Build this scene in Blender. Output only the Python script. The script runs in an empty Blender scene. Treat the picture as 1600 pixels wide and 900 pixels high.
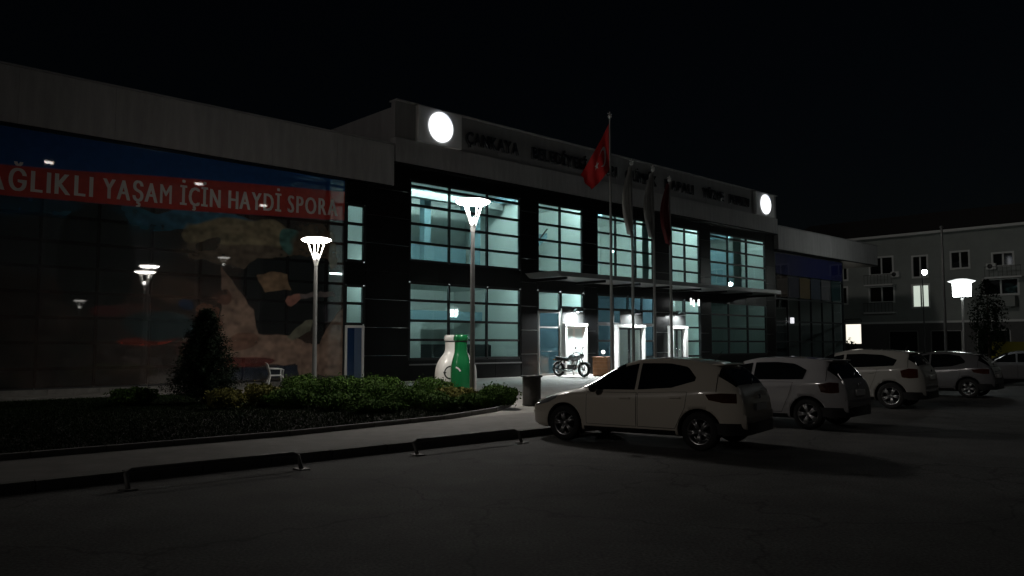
import bpy, bmesh, math, random
import numpy as np
from mathutils import Vector, Matrix
random.seed(7); rng = np.random.default_rng(7)
S = bpy.context.scene
R = math.radians

# ------------------------------------------------------------------ camera, sky, fill light, exposure
CAM_H = 1.75
cam_d = bpy.data.cameras.new("camera"); cam = bpy.data.objects.new("camera", cam_d)
S.collection.objects.link(cam); S.camera = cam
cam_d.sensor_width = 36; cam_d.lens = 1245 / 1600 * 36; cam_d.clip_end = 2000; cam_d.clip_start = .05
cam.location = (0, 0, CAM_H); cam.rotation_euler = (R(90 + 4.043), 0, 0)

W = bpy.data.worlds.new("World"); S.world = W; W.use_nodes = True
nt = W.node_tree; bg = nt.nodes["Background"]
sky = nt.nodes.new("ShaderNodeTexSky"); sky.sky_type = 'NISHITA'; sky.sun_disc = False
FILL_EL, FILL_AZ = R(22), R(233)      # added fill in place of city light, low behind the camera, to its left
sky.sun_elevation = FILL_EL; sky.sun_rotation = FILL_AZ
nt.links.new(sky.outputs[0], bg.inputs[0]); bg.inputs[1].default_value = 0.00035
sl = bpy.data.lights.new("city_fill", 'SUN'); sl.energy = 0.095; sl.angle = R(3); sl.color = (1, .93, .86)
so = bpy.data.objects.new("city_fill", sl); S.collection.objects.link(so)
so.rotation_euler = (R(90) - FILL_EL, 0, math.pi - FILL_AZ)
S.view_settings.view_transform = 'Standard'; S.view_settings.look = 'None'
S.view_settings.exposure = 0; S.view_settings.gamma = 1
S.cycles.use_denoising = True
S.cycles.max_bounces = 8; S.cycles.transparent_max_bounces = 16
S.cycles.sample_clamp_indirect = 4
S.cycles.caustics_reflective = False; S.cycles.caustics_refractive = False

LAMP_L = 118.0        # luminance of the street lamp lenses

# ------------------------------------------------------------------ frame of the facade
TH = R(46.6); AX, AY = -5.32, 35.44
RZ = math.pi / 2 - TH
DX, DY = math.sin(TH), math.cos(TH); NX, NY = math.cos(TH), -math.sin(TH)
def wp(u, d): return (AX + DX * u + NX * d, AY + DY * u + NY * d)

# ------------------------------------------------------------------ materials
MATS = {}
def mat(name, col, rough=.6, metal=0, emit=None, estr=0, spec=.5, coat=0, noise=0, nscale=6, bump=0, bscale=40, alpha=1, col2=None, stretch=None):
    if name in MATS: return MATS[name]
    m = bpy.data.materials.new(name); m.use_nodes = True
    n = m.node_tree.nodes; l = m.node_tree.links; b = n["Principled BSDF"]
    b.inputs["Base Color"].default_value = (*col, 1); b.inputs["Roughness"].default_value = rough
    b.inputs["Metallic"].default_value = metal; b.inputs["Specular IOR Level"].default_value = spec
    b.inputs["Coat Weight"].default_value = coat; b.inputs["Coat Roughness"].default_value = .03
    if emit: b.inputs["Emission Color"].default_value = (*emit, 1); b.inputs["Emission Strength"].default_value = estr
    if noise or bump:
        tc = n.new("ShaderNodeTexCoord")
    if noise:
        t = n.new("ShaderNodeTexNoise"); t.inputs["Scale"].default_value = nscale; t.inputs["Detail"].default_value = 8
        t.inputs["Roughness"].default_value = .65
        if stretch:
            mp = n.new("ShaderNodeMapping"); mp.inputs["Scale"].default_value = stretch; l.new(tc.outputs["Object"], mp.inputs[0]); l.new(mp.outputs[0], t.inputs["Vector"])
        else: l.new(tc.outputs["Object"], t.inputs["Vector"])
        r = n.new("ShaderNodeValToRGB"); c = np.array(col); k = np.array(col2) if col2 else c * (1 + noise)
        r.color_ramp.elements[0].color = (*(c * (1 - noise)), 1); r.color_ramp.elements[1].color = (*k, 1)
        r.color_ramp.elements[0].position = .3; r.color_ramp.elements[1].position = .7
        l.new(t.outputs["Fac"], r.inputs[0]); l.new(r.outputs[0], b.inputs["Base Color"])
    if bump:
        t = n.new("ShaderNodeTexNoise"); t.inputs["Scale"].default_value = bscale; t.inputs["Detail"].default_value = 6
        l.new(tc.outputs["Object"], t.inputs["Vector"])
        bp = n.new("ShaderNodeBump"); bp.inputs["Strength"].default_value = bump; bp.inputs["Distance"].default_value = .02
        l.new(t.outputs["Fac"], bp.inputs["Height"]); l.new(bp.outputs[0], b.inputs["Normal"])
    MATS[name] = m; return m
def glass(name, tint, refl=1.5):
    m = bpy.data.materials.new(name); m.use_nodes = True; n = m.node_tree.nodes; l = m.node_tree.links
    n.remove(n["Principled BSDF"]); o = n["Material Output"]
    t = n.new("ShaderNodeBsdfTransparent"); t.inputs[0].default_value = (*tint, 1)
    g = n.new("ShaderNodeBsdfGlossy"); g.inputs["Roughness"].default_value = .015; g.inputs[0].default_value = (.95, 1, 1, 1)
    lw_ = n.new("ShaderNodeLayerWeight"); lw_.inputs[0].default_value = .5      # facing = 1 - cos, same from both sides of the pane
    pw = n.new("ShaderNodeMath"); pw.operation = 'POWER'; pw.inputs[1].default_value = 4.5; l.new(lw_.outputs["Facing"], pw.inputs[0])
    f = n.new("ShaderNodeMath"); f.operation = 'MULTIPLY_ADD'; f.inputs[1].default_value = .9; f.inputs[2].default_value = .05; l.new(pw.outputs[0], f.inputs[0])
    tc = n.new("ShaderNodeTexCoord"); ns = n.new("ShaderNodeTexNoise"); ns.inputs["Scale"].default_value = .9
    bp = n.new("ShaderNodeBump"); bp.inputs["Strength"].default_value = .05; bp.inputs["Distance"].default_value = .05
    l.new(tc.outputs["Object"], ns.inputs[0]); l.new(ns.outputs[0], bp.inputs["Height"]); l.new(bp.outputs[0], g.inputs["Normal"])
    x = n.new("ShaderNodeMixShader"); l.new(f.outputs[0], x.inputs[0]); l.new(t.outputs[0], x.inputs[1]); l.new(g.outputs[0], x.inputs[2])
    l.new(x.outputs[0], o.inputs[0]); MATS[name] = m; return m

M_ASPH = mat("asphalt", (.10, .098, .095), .85, noise=.28, nscale=1.3, bump=.5, bscale=90)
def age_asphalt(m):
    n = m.node_tree.nodes; l = m.node_tree.links; b = n["Principled BSDF"]; tc = n.new("ShaderNodeTexCoord"); src = b.inputs["Base Color"].links[0].from_socket
    big = n.new("ShaderNodeTexNoise"); big.inputs["Scale"].default_value = .22; big.inputs["Detail"].default_value = 5; l.new(tc.outputs["Object"], big.inputs["Vector"])
    r1 = n.new("ShaderNodeMapRange"); r1.inputs[1].default_value = .35; r1.inputs[2].default_value = .65; r1.inputs[3].default_value = .62; r1.inputs[4].default_value = 1.25; l.new(big.outputs["Fac"], r1.inputs[0])
    vo = n.new("ShaderNodeTexVoronoi"); vo.feature = 'DISTANCE_TO_EDGE'; vo.inputs["Scale"].default_value = .33
    ds = n.new("ShaderNodeTexNoise"); ds.inputs["Scale"].default_value = 1.7; ds.inputs["Detail"].default_value = 6; l.new(tc.outputs["Object"], ds.inputs["Vector"])
    ad = n.new("ShaderNodeMixRGB"); ad.blend_type = 'ADD'; ad.inputs[0].default_value = .9; l.new(tc.outputs["Object"], ad.inputs[1]); l.new(ds.outputs["Color"], ad.inputs[2]); l.new(ad.outputs[0], vo.inputs["Vector"])
    r2 = n.new("ShaderNodeMapRange"); r2.inputs[1].default_value = .0; r2.inputs[2].default_value = .012; r2.inputs[3].default_value = .45; r2.inputs[4].default_value = 1; l.new(vo.outputs["Distance"], r2.inputs[0])
    gr = n.new("ShaderNodeTexNoise"); gr.inputs["Scale"].default_value = 34; gr.inputs["Detail"].default_value = 3; l.new(tc.outputs["Object"], gr.inputs["Vector"])
    r3 = n.new("ShaderNodeMapRange"); r3.inputs[1].default_value = .35; r3.inputs[2].default_value = .68; r3.inputs[3].default_value = .6; r3.inputs[4].default_value = 1.5; l.new(gr.outputs["Fac"], r3.inputs[0])
    x = n.new("ShaderNodeMath"); x.operation = 'MULTIPLY'; l.new(r1.outputs[0], x.inputs[0]); l.new(r2.outputs[0], x.inputs[1])
    y = n.new("ShaderNodeMath"); y.operation = 'MULTIPLY'; l.new(x.outputs[0], y.inputs[0]); l.new(r3.outputs[0], y.inputs[1])
    mx = n.new("ShaderNodeMixRGB"); mx.blend_type = 'MULTIPLY'; mx.inputs[0].default_value = 1; l.new(src, mx.inputs[1]); l.new(y.outputs[0], mx.inputs[2]); l.new(mx.outputs[0], b.inputs["Base Color"])
age_asphalt(M_ASPH)
M_WALK = mat("concrete paving", (.19, .18, .17), .8, noise=.22, nscale=2.2, bump=.3, bscale=60)
M_PLAZA = mat("plaza paving", (.30, .29, .27), .75, noise=.2, nscale=1.6, bump=.25, bscale=50)
M_KERB = mat("kerb concrete", (.17, .165, .155), .85, noise=.25, nscale=5, bump=.4, bscale=50)
M_SOIL = mat("soil", (.012, .011, .008), .95, noise=.4, nscale=4, bump=.6, bscale=20)
M_FASCIA = mat("light grey fascia", (.37, .36, .365), .6, noise=.2, nscale=2.2, stretch=(1, 1, .16), bump=.06, bscale=8)
M_FASC2 = mat("mid grey fascia", (.27, .265, .27), .5, noise=.14, nscale=2.2, stretch=(1, 1, .16))
M_CLAD = mat("black cladding", (.004, .0045, .005), .32, noise=.25, nscale=1.5, spec=.3)
M_FRAME = mat("dark window frame", (.012, .015, .017), .45)
M_INT = mat("interior white wall", (.74, .76, .74), .8, noise=.05, nscale=.7)
M_INT2 = mat("interior grey blue wall", (.22, .33, .38), .8)
M_IFLOOR = mat("interior floor", (.25, .25, .24), .4)
M_TUBE = mat("fluorescent tube", (.9, .9, .9), .5, emit=(.88, 1, .985), estr=100)
M_TUBE2 = mat("dim fluorescent tube", (.9, .9, .9), .5, emit=(.88, 1, .985), estr=38)
M_TUBE3 = mat("faint fluorescent tube", (.9, .9, .9), .5, emit=(.88, 1, .985), estr=6)
M_TUBE4 = mat("faintest fluorescent tube", (.9, .9, .9), .5, emit=(.88, 1, .985), estr=2.6)  # same tube at the lowest strength
M_WHITE = mat("white paint", (.78, .78, .77), .45)
M_LENS = mat("street lamp lens", (.9, .9, .9), .5, emit=(1, .955, .89), estr=LAMP_L)
M_LENSF = mat("floodlight lens", (.9, .9, .9), .5, emit=(1, .96, .9), estr=18)
M_LAMPARM = mat("lamp arms", (.8, .8, .79), .4)
M_POLE = mat("galvanised pole", (.30, .30, .295), .42, metal=.6, noise=.12, nscale=5)
M_STEEL = mat("polished steel", (.55, .55, .56), .16, metal=1)
M_DISC = mat("backlit emblem", (.9, .9, .9), .4, emit=(.95, .98, 1), estr=1.7)
M_DISC2 = mat("backlit emblem print", (.5, .6, .8), .4, emit=(.70, .80, 1), estr=.95)
M_LETTER = mat("sign letter steel", (.32, .32, .33), .16, metal=1)
M_RUBBER = mat("rubber", (.012, .012, .012), .8)
M_BLACK = mat("black plastic", (.015, .015, .016), .4)
M_CARGL = mat("car glass", (.006, .007, .008), .04, spec=.6, coat=.6)
M_RIM = mat("alloy rim", (.5, .5, .51), .28, metal=.85)
M_TAIL = mat("tail light", (.05, .010, .005), .12, coat=1)
M_HEAD = mat("headlight", (.35, .36, .37), .08, metal=.4, coat=1)
M_PLATE = mat("number plate", (.75, .75, .74), .35)
M_BLUEFR = mat("blue door frame", (.06, .14, .28), .35)

# ------------------------------------------------------------------ mesh helpers
COL = S.collection
class MB:
    def __init__(s): s.v = []; s.f = []; s.mi = []; s.smooth = []
    def add(s, vs, fs, mi=0, sm=False):
        o = len(s.v); s.v += [tuple(map(float, q)) for q in vs]
        for q in fs: s.f.append(tuple(i + o for i in q)); s.mi.append(mi); s.smooth.append(sm)
        return s
    def box(s, x0, x1, y0, y1, z0, z1, mi=0, bev=0):
        b = bev
        if b <= 0:
            vs = [(x, y, z) for z in (z0, z1) for y in (y0, y1) for x in (x0, x1)]
            return s.add(vs, [(0, 2, 3, 1), (4, 5, 7, 6), (0, 1, 5, 4), (2, 6, 7, 3), (0, 4, 6, 2), (1, 3, 7, 5)], mi)
        bm = bmesh.new(); bmesh.ops.create_cube(bm, size=1)
        for v in bm.verts:
            v.co = Vector(((x0 + x1) / 2 + v.co.x * (x1 - x0), (y0 + y1) / 2 + v.co.y * (y1 - y0), (z0 + z1) / 2 + v.co.z * (z1 - z0)))
        bmesh.ops.bevel(bm, geom=bm.edges[:], offset=b, segments=2, affect='EDGES', profile=.6)
        return s.bm(bm, mi)
    def bm(s, bm, mi=0, sm=False):
        bm.verts.index_update()
        s.add([v.co[:] for v in bm.verts], [[v.index for v in f.verts] for f in bm.faces], mi, sm); bm.free(); return s
    def tube(s, pts, r, n=10, mi=0, cap=True, sm=True):
        pts = [Vector(p) for p in pts]; rs = r if isinstance(r, (list, tuple)) else [r] * len(pts)
        vs = []; fs = []; up = Vector((.13, .27, .95)).normalized()
        for i, p in enumerate(pts):
            t = (pts[min(i + 1, len(pts) - 1)] - pts[max(i - 1, 0)]).normalized()
            a = t.cross(up)
            if a.length < .05: a = t.cross(Vector((1, 0, 0)))
            a.normalize(); b = t.cross(a)
            for k in range(n):
                q = 2 * math.pi * k / n; vs.append(p + (a * math.cos(q) + b * math.sin(q)) * rs[i])
        for i in range(len(pts) - 1):
            for k in range(n):
                k2 = (k + 1) % n; fs.append((i * n + k, i * n + k2, (i + 1) * n + k2, (i + 1) * n + k))
        s.add(vs, fs, mi, sm)
        if cap:
            e = len(pts) - 1
            s.add(vs[:n], [tuple(range(n))], mi); s.add(vs[e * n:], [tuple(range(n))[::-1]], mi)
        return s
    def lathe(s, prof, n=24, axis='z', c=(0, 0, 0), mi=0, sm=True, a0=0, a1=2 * math.pi):
        vs = []; full = abs(a1 - a0 - 2 * math.pi) < 1e-6; m = n if full else n + 1
        for (r, z) in prof:
            for k in range(m):
                q = a0 + (a1 - a0) * k / n; x, y = r * math.cos(q), r * math.sin(q)
                p = {'z': (x, y, z), 'y': (x, z, y), 'x': (z, x, y)}[axis]
                vs.append((p[0] + c[0], p[1] + c[1], p[2] + c[2]))
        fs = []
        for i in range(len(prof) - 1):
            for k in range(n):
                k2 = (k + 1) % m; fs.append((i * m + k, i * m + k2, (i + 1) * m + k2, (i + 1) * m + k))
        return s.add(vs, fs, mi, sm)
    def ball(s, c, r, n=12, mi=0):
        rx, ry, rz = r if isinstance(r, (tuple, list)) else (r, r, r); vs = []; fs = []; h = n // 2
        for i in range(h + 1):
            a = math.pi * i / h
            for k in range(n):
                b = 2 * math.pi * k / n
                vs.append((c[0] + rx * math.sin(a) * math.cos(b), c[1] + ry * math.sin(a) * math.sin(b), c[2] + rz * math.cos(a)))
        for i in range(h):
            for k in range(n):
                k2 = (k + 1) % n; fs.append((i * n + k, (i + 1) * n + k, (i + 1) * n + k2, i * n + k2))
        return s.add(vs, fs, mi, True)
    def grid(s, P, mi=0, sm=True):
        r, c = len(P), len(P[0]); vs = [p for row in P for p in row]
        return s.add(vs, [(i * c + j, i * c + j + 1, (i + 1) * c + j + 1, (i + 1) * c + j) for i in range(r - 1) for j in range(c - 1)], mi, sm)
    def prism(s, poly, y0, y1, mi=0):            # polygon in (x,z) extruded along y
        n = len(poly); vs = [(x, y0, z) for x, z in poly] + [(x, y1, z) for x, z in poly]
        return s.add(vs, [tuple(range(n)), tuple(range(n, 2 * n))[::-1]] + [(i, i + n, (i + 1) % n + n, (i + 1) % n) for i in range(n)], mi)
    def mesh(s, name, mats):
        me = bpy.data.meshes.new(name); me.from_pydata(s.v, [], s.f)
        for m in (mats if isinstance(mats, (list, tuple)) else [mats]): me.materials.append(m)
        me.polygons.foreach_set("material_index", s.mi); me.polygons.foreach_set("use_smooth", s.smooth)
        bm = bmesh.new(); bm.from_mesh(me); bmesh.ops.remove_doubles(bm, verts=bm.verts, dist=1e-5)
        bmesh.ops.recalc_face_normals(bm, faces=bm.faces); bm.to_mesh(me); bm.free(); return me
    def build(s, name, mats, parent=None, loc=None, rz=None):
        return link(name, s.mesh(name, mats), parent, loc, rz)
def link(name, me, parent=None, loc=None, rz=None):
    o = bpy.data.objects.new(name, me); COL.objects.link(o); o.parent = parent
    if loc is not None: o.location = loc
    if rz is not None: o.rotation_euler[2] = rz
    return o
def tag(o, label, cat, group=None):
    o["label"] = label; o["category"] = cat
    if group: o["group"] = group
    return o
def thing(name, label, cat, loc, rz=0, group=None): return tag(link(name, None, None, loc, rz), label, cat, group)
def struct(o): o["kind"] = "structure"; return o
def copy_tree(o, parent=None):
    c = o.copy(); COL.objects.link(c); c.parent = parent
    for ch in list(o.children): copy_tree(ch, c)
    return c
def pchip(xs, ys):
    xs = np.array(xs, float); ys = np.array(ys, float); h = np.diff(xs); d = np.diff(ys) / h
    m = np.zeros(len(xs)); m[0] = d[0]; m[-1] = d[-1]
    for i in range(1, len(xs) - 1):
        if d[i - 1] * d[i] > 0:
            a, b = 2 * h[i] + h[i - 1], h[i] + 2 * h[i - 1]; m[i] = (a + b) / (a / d[i - 1] + b / d[i])
    def f(x):
        x = min(max(x, xs[0]), xs[-1]); i = min(int(np.searchsorted(xs, x, side='right')) - 1, len(xs) - 2); i = max(i, 0)
        t = (x - xs[i]) / h[i]
        return float((2*t**3-3*t*t+1)*ys[i] + (t**3-2*t*t+t)*h[i]*m[i] + (-2*t**3+3*t*t)*ys[i+1] + (t**3-t*t)*h[i]*m[i+1])
    return f
def text_mesh(txt, size, depth, bevel=0, offset=0, sx=1):
    cu = bpy.data.curves.new("t", 'FONT'); cu.body = txt; cu.size = size; cu.extrude = depth; cu.bevel_depth = bevel; cu.offset = offset
    cu.resolution_u = 3
    o = bpy.data.objects.new("t", cu); COL.objects.link(o); bpy.context.view_layer.update()
    me = bpy.data.meshes.new_from_object(o.evaluated_get(bpy.context.evaluated_depsgraph_get()))
    bpy.data.objects.remove(o); bpy.data.curves.remove(cu)
    for v in me.vertices: x, y, z = v.co; v.co = (x * sx, -z, y)      # stand upright, facing local -y
    xs = [v.co.x for v in me.vertices]
    return me, (max(xs) if xs else size * .3 * sx)

GLYPH = {}
for key, chars in (((.86, .05, .02, 0.0), "ÇANKYBELDİSRIOMPÜZHVU"), ((1.0, 0, 0, 0.0), "SAĞLIKYŞMİÇNHDPOR")):
    for ch in chars: GLYPH[(ch,) + key] = text_mesh(ch, *key)
def glyph(ch, *key):
    me, w = GLYPH[(ch,) + key]; return me.copy(), w
# ------------------------------------------------------------------ ground
def poly_sheet(name, pts, z, m, sub=None):
    return struct(MB().add([(x, y, z) for x, y in pts], [tuple(range(len(pts)))]).build(name, m))
g = MB(); n = 24
g.add([(-400 + 800 * i / n, -300 + 900 * j / n, -.012) for j in range(n + 1) for i in range(n + 1)],
      [(j*(n+1)+i, j*(n+1)+i+1, (j+1)*(n+1)+i+1, (j+1)*(n+1)+i) for j in range(n) for i in range(n)])
struct(g.build("ground", M_ASPH))
poly_sheet("parking_lot", [wp(-60, 18.55), wp(-60, 70), wp(90, 70), wp(90, 18.55)], 0, M_ASPH)
KH = .12
poly_sheet("plaza", [wp(-60, 18.4), wp(70, 18.4), wp(70, -.5), wp(-60, -.5)], KH - .012, M_PLAZA)
# sidewalk slab with kerb stones
sw = struct(MB().add([(*wp(-60, 18.4), KH), (*wp(70, 18.4), KH), (*wp(70, 15.2), KH), (*wp(-60, 16.1), KH)], [(0, 1, 2, 3)]).build("sidewalk", M_WALK))
kerb = struct(link("kerb", None, None, (*wp(0, 18.4), 0), RZ))
kme = MB().box(.006, .994, -.15, 0, -.1, KH + .02, bev=.012).mesh("kerb_stone", M_KERB)
for i in range(-30, 40):
    o = link("kerb_stone", kme, kerb, (i, random.uniform(-.006, .006), random.uniform(-.006, .004)))
# planting bed with its own edging
bed_pts = [(-60, 16.2), (-13.5, 16.2), (-9.6, 15.7), (-7.3, 14.85), (-5.75, 13.75), (-6.5, 11.6), (-8.3, 6.4), (-10.2, 3.3), (-60, 3.0)]
poly_sheet("planting_bed", [wp(*q) for q in bed_pts], KH + .03, M_SOIL)
edge = struct(link("bed_edging", None, None, (0, 0, 0)))
eme = MB().box(0, .985, -.05, .05, 0, KH + .09, bev=.01).mesh("edging_stone", M_KERB)
for (a, b) in zip(bed_pts, bed_pts[1:]):
    p, q = Vector((*wp(*a), 0)), Vector((*wp(*b), 0)); L = (q - p).length; k = max(1, round(L)); ang = math.atan2(q.y - p.y, q.x - p.x)
    for i in range(k):
        if a[0] < -30 and b[0] < -30: continue
        c = p + (q - p) * (i / k)
        if (c - Vector((0, 16, 0))).length > 26: continue
        o = link("edging_stone", eme, edge, c, ang); o.scale.x = L / k

# ------------------------------------------------------------------ main hall
FD = .35          # fascia stands proud of the glass
G_T = glass("tinted glass", (.79, .94, .93))
G_C = glass("clear glass", (.90, .96, .955))
G_D = glass("dark blue door glass", (.42, .58, .66))
def window(parent, u0, u1, z0, z1, vs, hs, g=G_T, fr=M_FRAME, name="window", w=.05, skip=()):
    b = MB(); us = [u0] + list(vs) + [u1]; zs = [z0] + list(hs) + [z1]
    for i, u in enumerate(us):
        ww = w * (1.1 if i in (0, len(us) - 1) else .75)
        b.box(u - ww, u + ww, -.04, .10, z0, z1)
    for i, z in enumerate(zs):
        for a, c in zip(us, us[1:]): b.box(a + w * .8, c - w * .8, -.035, .095, z - w * 1.15, z + w * 1.15)
    fo = b.build(name, fr, parent)
    for i in range(len(us) - 1):
        for j in range(len(zs) - 1):
            if (i, j) in skip: continue
            a, c, d, e = us[i] + w * .7, us[i + 1] - w * .7, zs[j] + w * .7, zs[j + 1] - w * .7
            t = random.uniform(-.004, .004)
            MB().box(a, c, .03 + t, .042 + t, d, e).build("pane", g, fo)
    return fo
hall = thing("main_hall", "tall dark two-storey glass hall with lit teal windows and grey sign fascia", "building", (AX, AY, 0), RZ)
BAYS = [(.9, 7.87, (3.22, 5.62)), (9.18, 12.73, (10.9,)), (13.95, 19.26, (15.64, 17.5)), (21.13, 24.25, (22.62,)), (25.49, 32.75, (27.73, 30.2))]
UZ = (6.4, 7.27, 8.13, 9.0); LZ = (1.95, 2.83, 3.75)
for k, (a, c, vs) in enumerate(BAYS):
    window(hall, a, c, 5.58, 9.25, vs, UZ)
    if k in (0, 4): window(hall, a, c, 1.08, 4.55, vs, LZ)
# entrance bays: side glazing
e1 = window(hall, 9.18, 10.86, 3.55, 4.55, (), (), name="window")
e1 = window(hall, 10.94, 12.73, 3.75, 4.55, (), (), name="window")
window(hall, 13.95, 19.26, 2.95, 4.55, (15.37, 16.7, 18.05), (3.75,), g=G_D)
window(hall, 13.95, 15.33, .1, 2.87, (), (1.0, 1.95), g=G_D); window(hall, 18.09, 19.26, .1, 2.87, (), (1.0, 1.95), g=G_D)
window(hall, 22.5, 24.25, .1, 4.55, (), (1.0, 1.95, 2.83, 3.75)); window(hall, 21.13, 22.42, 2.95, 4.55, (), (3.75,))
# cladding: panels in columns and bands
def clad(u0, u1, z0, z1, y=0, stepu=1.6, stepz=1.2, m=M_CLAD, t=.12, name="cladding_panel", par=None):
    nu = max(1, round((u1 - u0) / stepu)); nz = max(1, round((z1 - z0) / stepz))
    du, dz = (u1 - u0) / nu, (z1 - z0) / nz
    me = MB().box(.006, du - .006, 0, t, .006, dz - .006, bev=.004).mesh(name, m)
    for i in range(nu):
        for j in range(nz):
            o = link(name, me, par or hall, (u0 + i * du, y + random.uniform(-.003, .003), z0 + j * dz))
edges = [-1.45, .85, 7.93, 9.12, 12.79, 13.89, 19.32, 21.07, 24.31, 25.43, 32.81, 34.0]
for a, c in zip(edges[::2], edges[1::2]): clad(a, c, .02, 9.88, y=-.06)
for k, (a, c, _) in enumerate(BAYS):
    clad(a - .05, c + .05, 9.29, 9.88, y=-.05); clad(a - .05, c + .05, 4.6, 5.53, y=-.05)
    if k in (0, 4): clad(a - .05, c + .05, .02, 1.03, y=-.05)
MB().box(.9, 7.87, -.16, .1, .80, .86).build("window_sill", M_POLE, hall)
# backing walls of the block (sides, roof)
MB().box(-1.4, 34, .12, .3, 9.3, 9.9).build("lintel_beam", M_CLAD, hall)
MB().box(33.8, 34.0, .12, 14, 0, 12.5).build("side_wall", M_FASC2, hall)
MB().box(-.05, .15, .12, 14, 8.7, 12.5).build("side_wall", M_FASC2, hall)
MB().box(-1.4, 34, .3, 14, 9.75, 10.0).build("roof_slab", M_FASC2, hall)
# upper fascia, two steps of panels
fas = link("fascia", None, hall, (0, 0, 0))
def fascia_row(par, u0, u1, z0, z1, y, n, m, t=.25):
    du = (u1 - u0) / n; me = MB().box(.003, du - .003, 0, t, z0, z1, bev=.004).mesh("fascia_panel", m)
    for i in range(n): link("fascia_panel", me, par, (u0 + i * du, y + random.uniform(-.004, .004), 0))
fascia_row(fas, -.15, 34.1, 9.92, 11.02, -FD, 11, M_FASCIA, .45)
fascia_row(fas, -.15, 34.1, 11.03, 12.70, -FD + .10, 11, M_FASC2, .3)
MB().box(-.15, 34.1, -FD - .04, .2, 12.705, 12.77, bev=.01).build("coping", M_FASCIA, fas)
MB().box(-.15, 34.1, -FD + .02, .05, 9.85, 9.915).build("soffit", M_CLAD, fas)
for (uc, w2) in ((2.27, 1.28), (32.15, 1.28)):
    p = MB().box(uc - w2, uc + w2, -FD - .14, -FD + .12, 11.03, 12.69, bev=.015).build("emblem_panel", mat("emblem panel grey", (.72, .72, .72), .5), hall)
    MB().lathe([(0, -.03), (.65, -.03), (.705, 0), (.705, .12)], 48, 'y', (uc, -FD - .19, 11.87)).build("emblem_disc", M_DISC, p)
    b = MB()
    b.lathe([(.60, 0), (.655, 0)], 48, 'y', (uc, -FD - .226, 11.87), a0=R(25), a1=R(155))
    b.lathe([(.30, 0), (.31, 0)], 40, 'y', (uc, -FD - .226, 11.87))
    b.build("emblem_print", M_DISC2, p)
# sign letters
sg = link("sign_lettering", None, hall, (0, 0, 0))
def place_word(word, u0, u1, z, size, y, m, par, depth=.05, bevel=.02, off=0.0, zf=None, gap=.13, bold=0):
    L = [glyph(ch, size, depth, bevel, off) for ch in word]; g0 = gap * size * .6
    k = (u1 - u0) / (sum(w for _, w in L) + g0 * (len(L) - 1)); u = u0
    for ch, (me, w) in zip(word, L):
        for v in me.vertices: v.co.x *= k
        if bold:
            bm = bmesh.new(); bm.from_mesh(me); d = bmesh.ops.duplicate(bm, geom=bm.verts[:] + bm.edges[:] + bm.faces[:])
            bmesh.ops.translate(bm, verts=[q for q in d["geom"] if isinstance(q, bmesh.types.BMVert)], vec=(bold * (.55 if ch == "M" else 1), -.001, 0)); bm.to_mesh(me); bm.free()
        me.materials.clear(); me.materials.append(m)
        link("letter", me, par, (u, y, z if zf is None else zf(u))); u += (w + g0) * k
SG = dict(z=11.43, size=.86, y=-FD + .03, m=M_LETTER, par=sg)
for w_, a, c in (("ÇANKAYA", 3.94, 7.46), ("BELEDİYESİ", 8.42, 12.75), ("YARI", 13.7, 15.4), ("OLİMPİK", 16.2, 19.2), ("KAPALI", 20.1, 23.2), ("YÜZME", 24.3, 26.8), ("HAVUZU", 27.5, 30.1)):
    place_word(w_, a, c, **SG)
# canopy over the entrance
MB().prism([(8.15, 5.40), (30.7, 5.44), (30.7, 5.20), (8.5, 5.16)], -2.3, -.08).build("entrance_canopy", mat("canopy metal", (.17, .175, .175), .4, metal=.3), hall)
can = MB()
for k in range(8): can.box(9.0 + k * 3, 9.1 + k * 3, -2.2, -.08, 5.02, 5.15)
can.build("canopy_bracket", M_CLAD, hall)
# rooms behind the glass
rm = link("interior", None, hall, (0, 0, 0))
def ibox(name, m, *a): return MB().box(*a).build(name, m, rm)
ibox("floor_slab", M_IFLOOR, -1.4, 33.8, .13, 7, -.05, .1)
ibox("floor_slab", M_INT, -1.4, 33.8, .13, 7, 4.75, 5.4)
ibox("ceiling", M_INT, -1.4, 33.8, .31, 7, 9.62, 9.74)
ibox("back_wall", M_INT, -1.4, 33.8, 6.0, 6.15, .1, 4.75); ibox("back_wall", M_INT, -1.4, 33.8, 5.0, 5.15, 5.4, 9.62)
for u0 in (-1.3, 8.45, 13.35, 20.2, 24.85, 33.6):
    ibox("partition", M_INT, u0 - .06, u0 + .06, .14, 5.98, .1, 4.74)
    ibox("partition", M_INT, u0 - .06, u0 + .06, .32, 4.98, 5.4, 9.61)
tub = [(.0, 8.2, M_TUBE, M_TUBE2), (8.7, 13.2, M_TUBE, M_TUBE), (13.6, 20.0, M_TUBE, M_TUBE2), (20.4, 24.7, M_TUBE, M_TUBE2), (25.1, 33.3, M_TUBE2, M_TUBE4)]
for a, c, mu, ml in tub:
    MB().tube([(a + .3, .42, 9.52), (c - .3, .42, 9.52)], .04, 8).build("tube_light", mu, rm)
    MB().tube([(a + .3, .42, 4.68), (c - .3, .42, 4.68)], .04, 8).build("tube_light", ml, rm)
for k, (a, c) in enumerate(((18.6, 19.2), (29.0, 30.0))):
    cb = MB(); nn = 14
    cb.grid([[(a + (c - a) * q / nn, .34 + .04 * math.sin(q * 2.1), z) for q in range(nn + 1)] for z in (5.45, 7.4, 9.5)]); cb.build("curtain", mat("curtain cloth", (.66, .70, .69), .8), rm)
MB().tube([(9.6, 2.4, 5.6), (12.4, 2.4, 8.4)], .05, 8).build("stair_rail", M_BLACK, rm); MB().prism([(9.4, 5.4), (12.6, 7.9), (12.6, 8.2), (9.4, 5.75)], 2.6, 3.4).build("stair_flight", M_INT2, rm)
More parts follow.
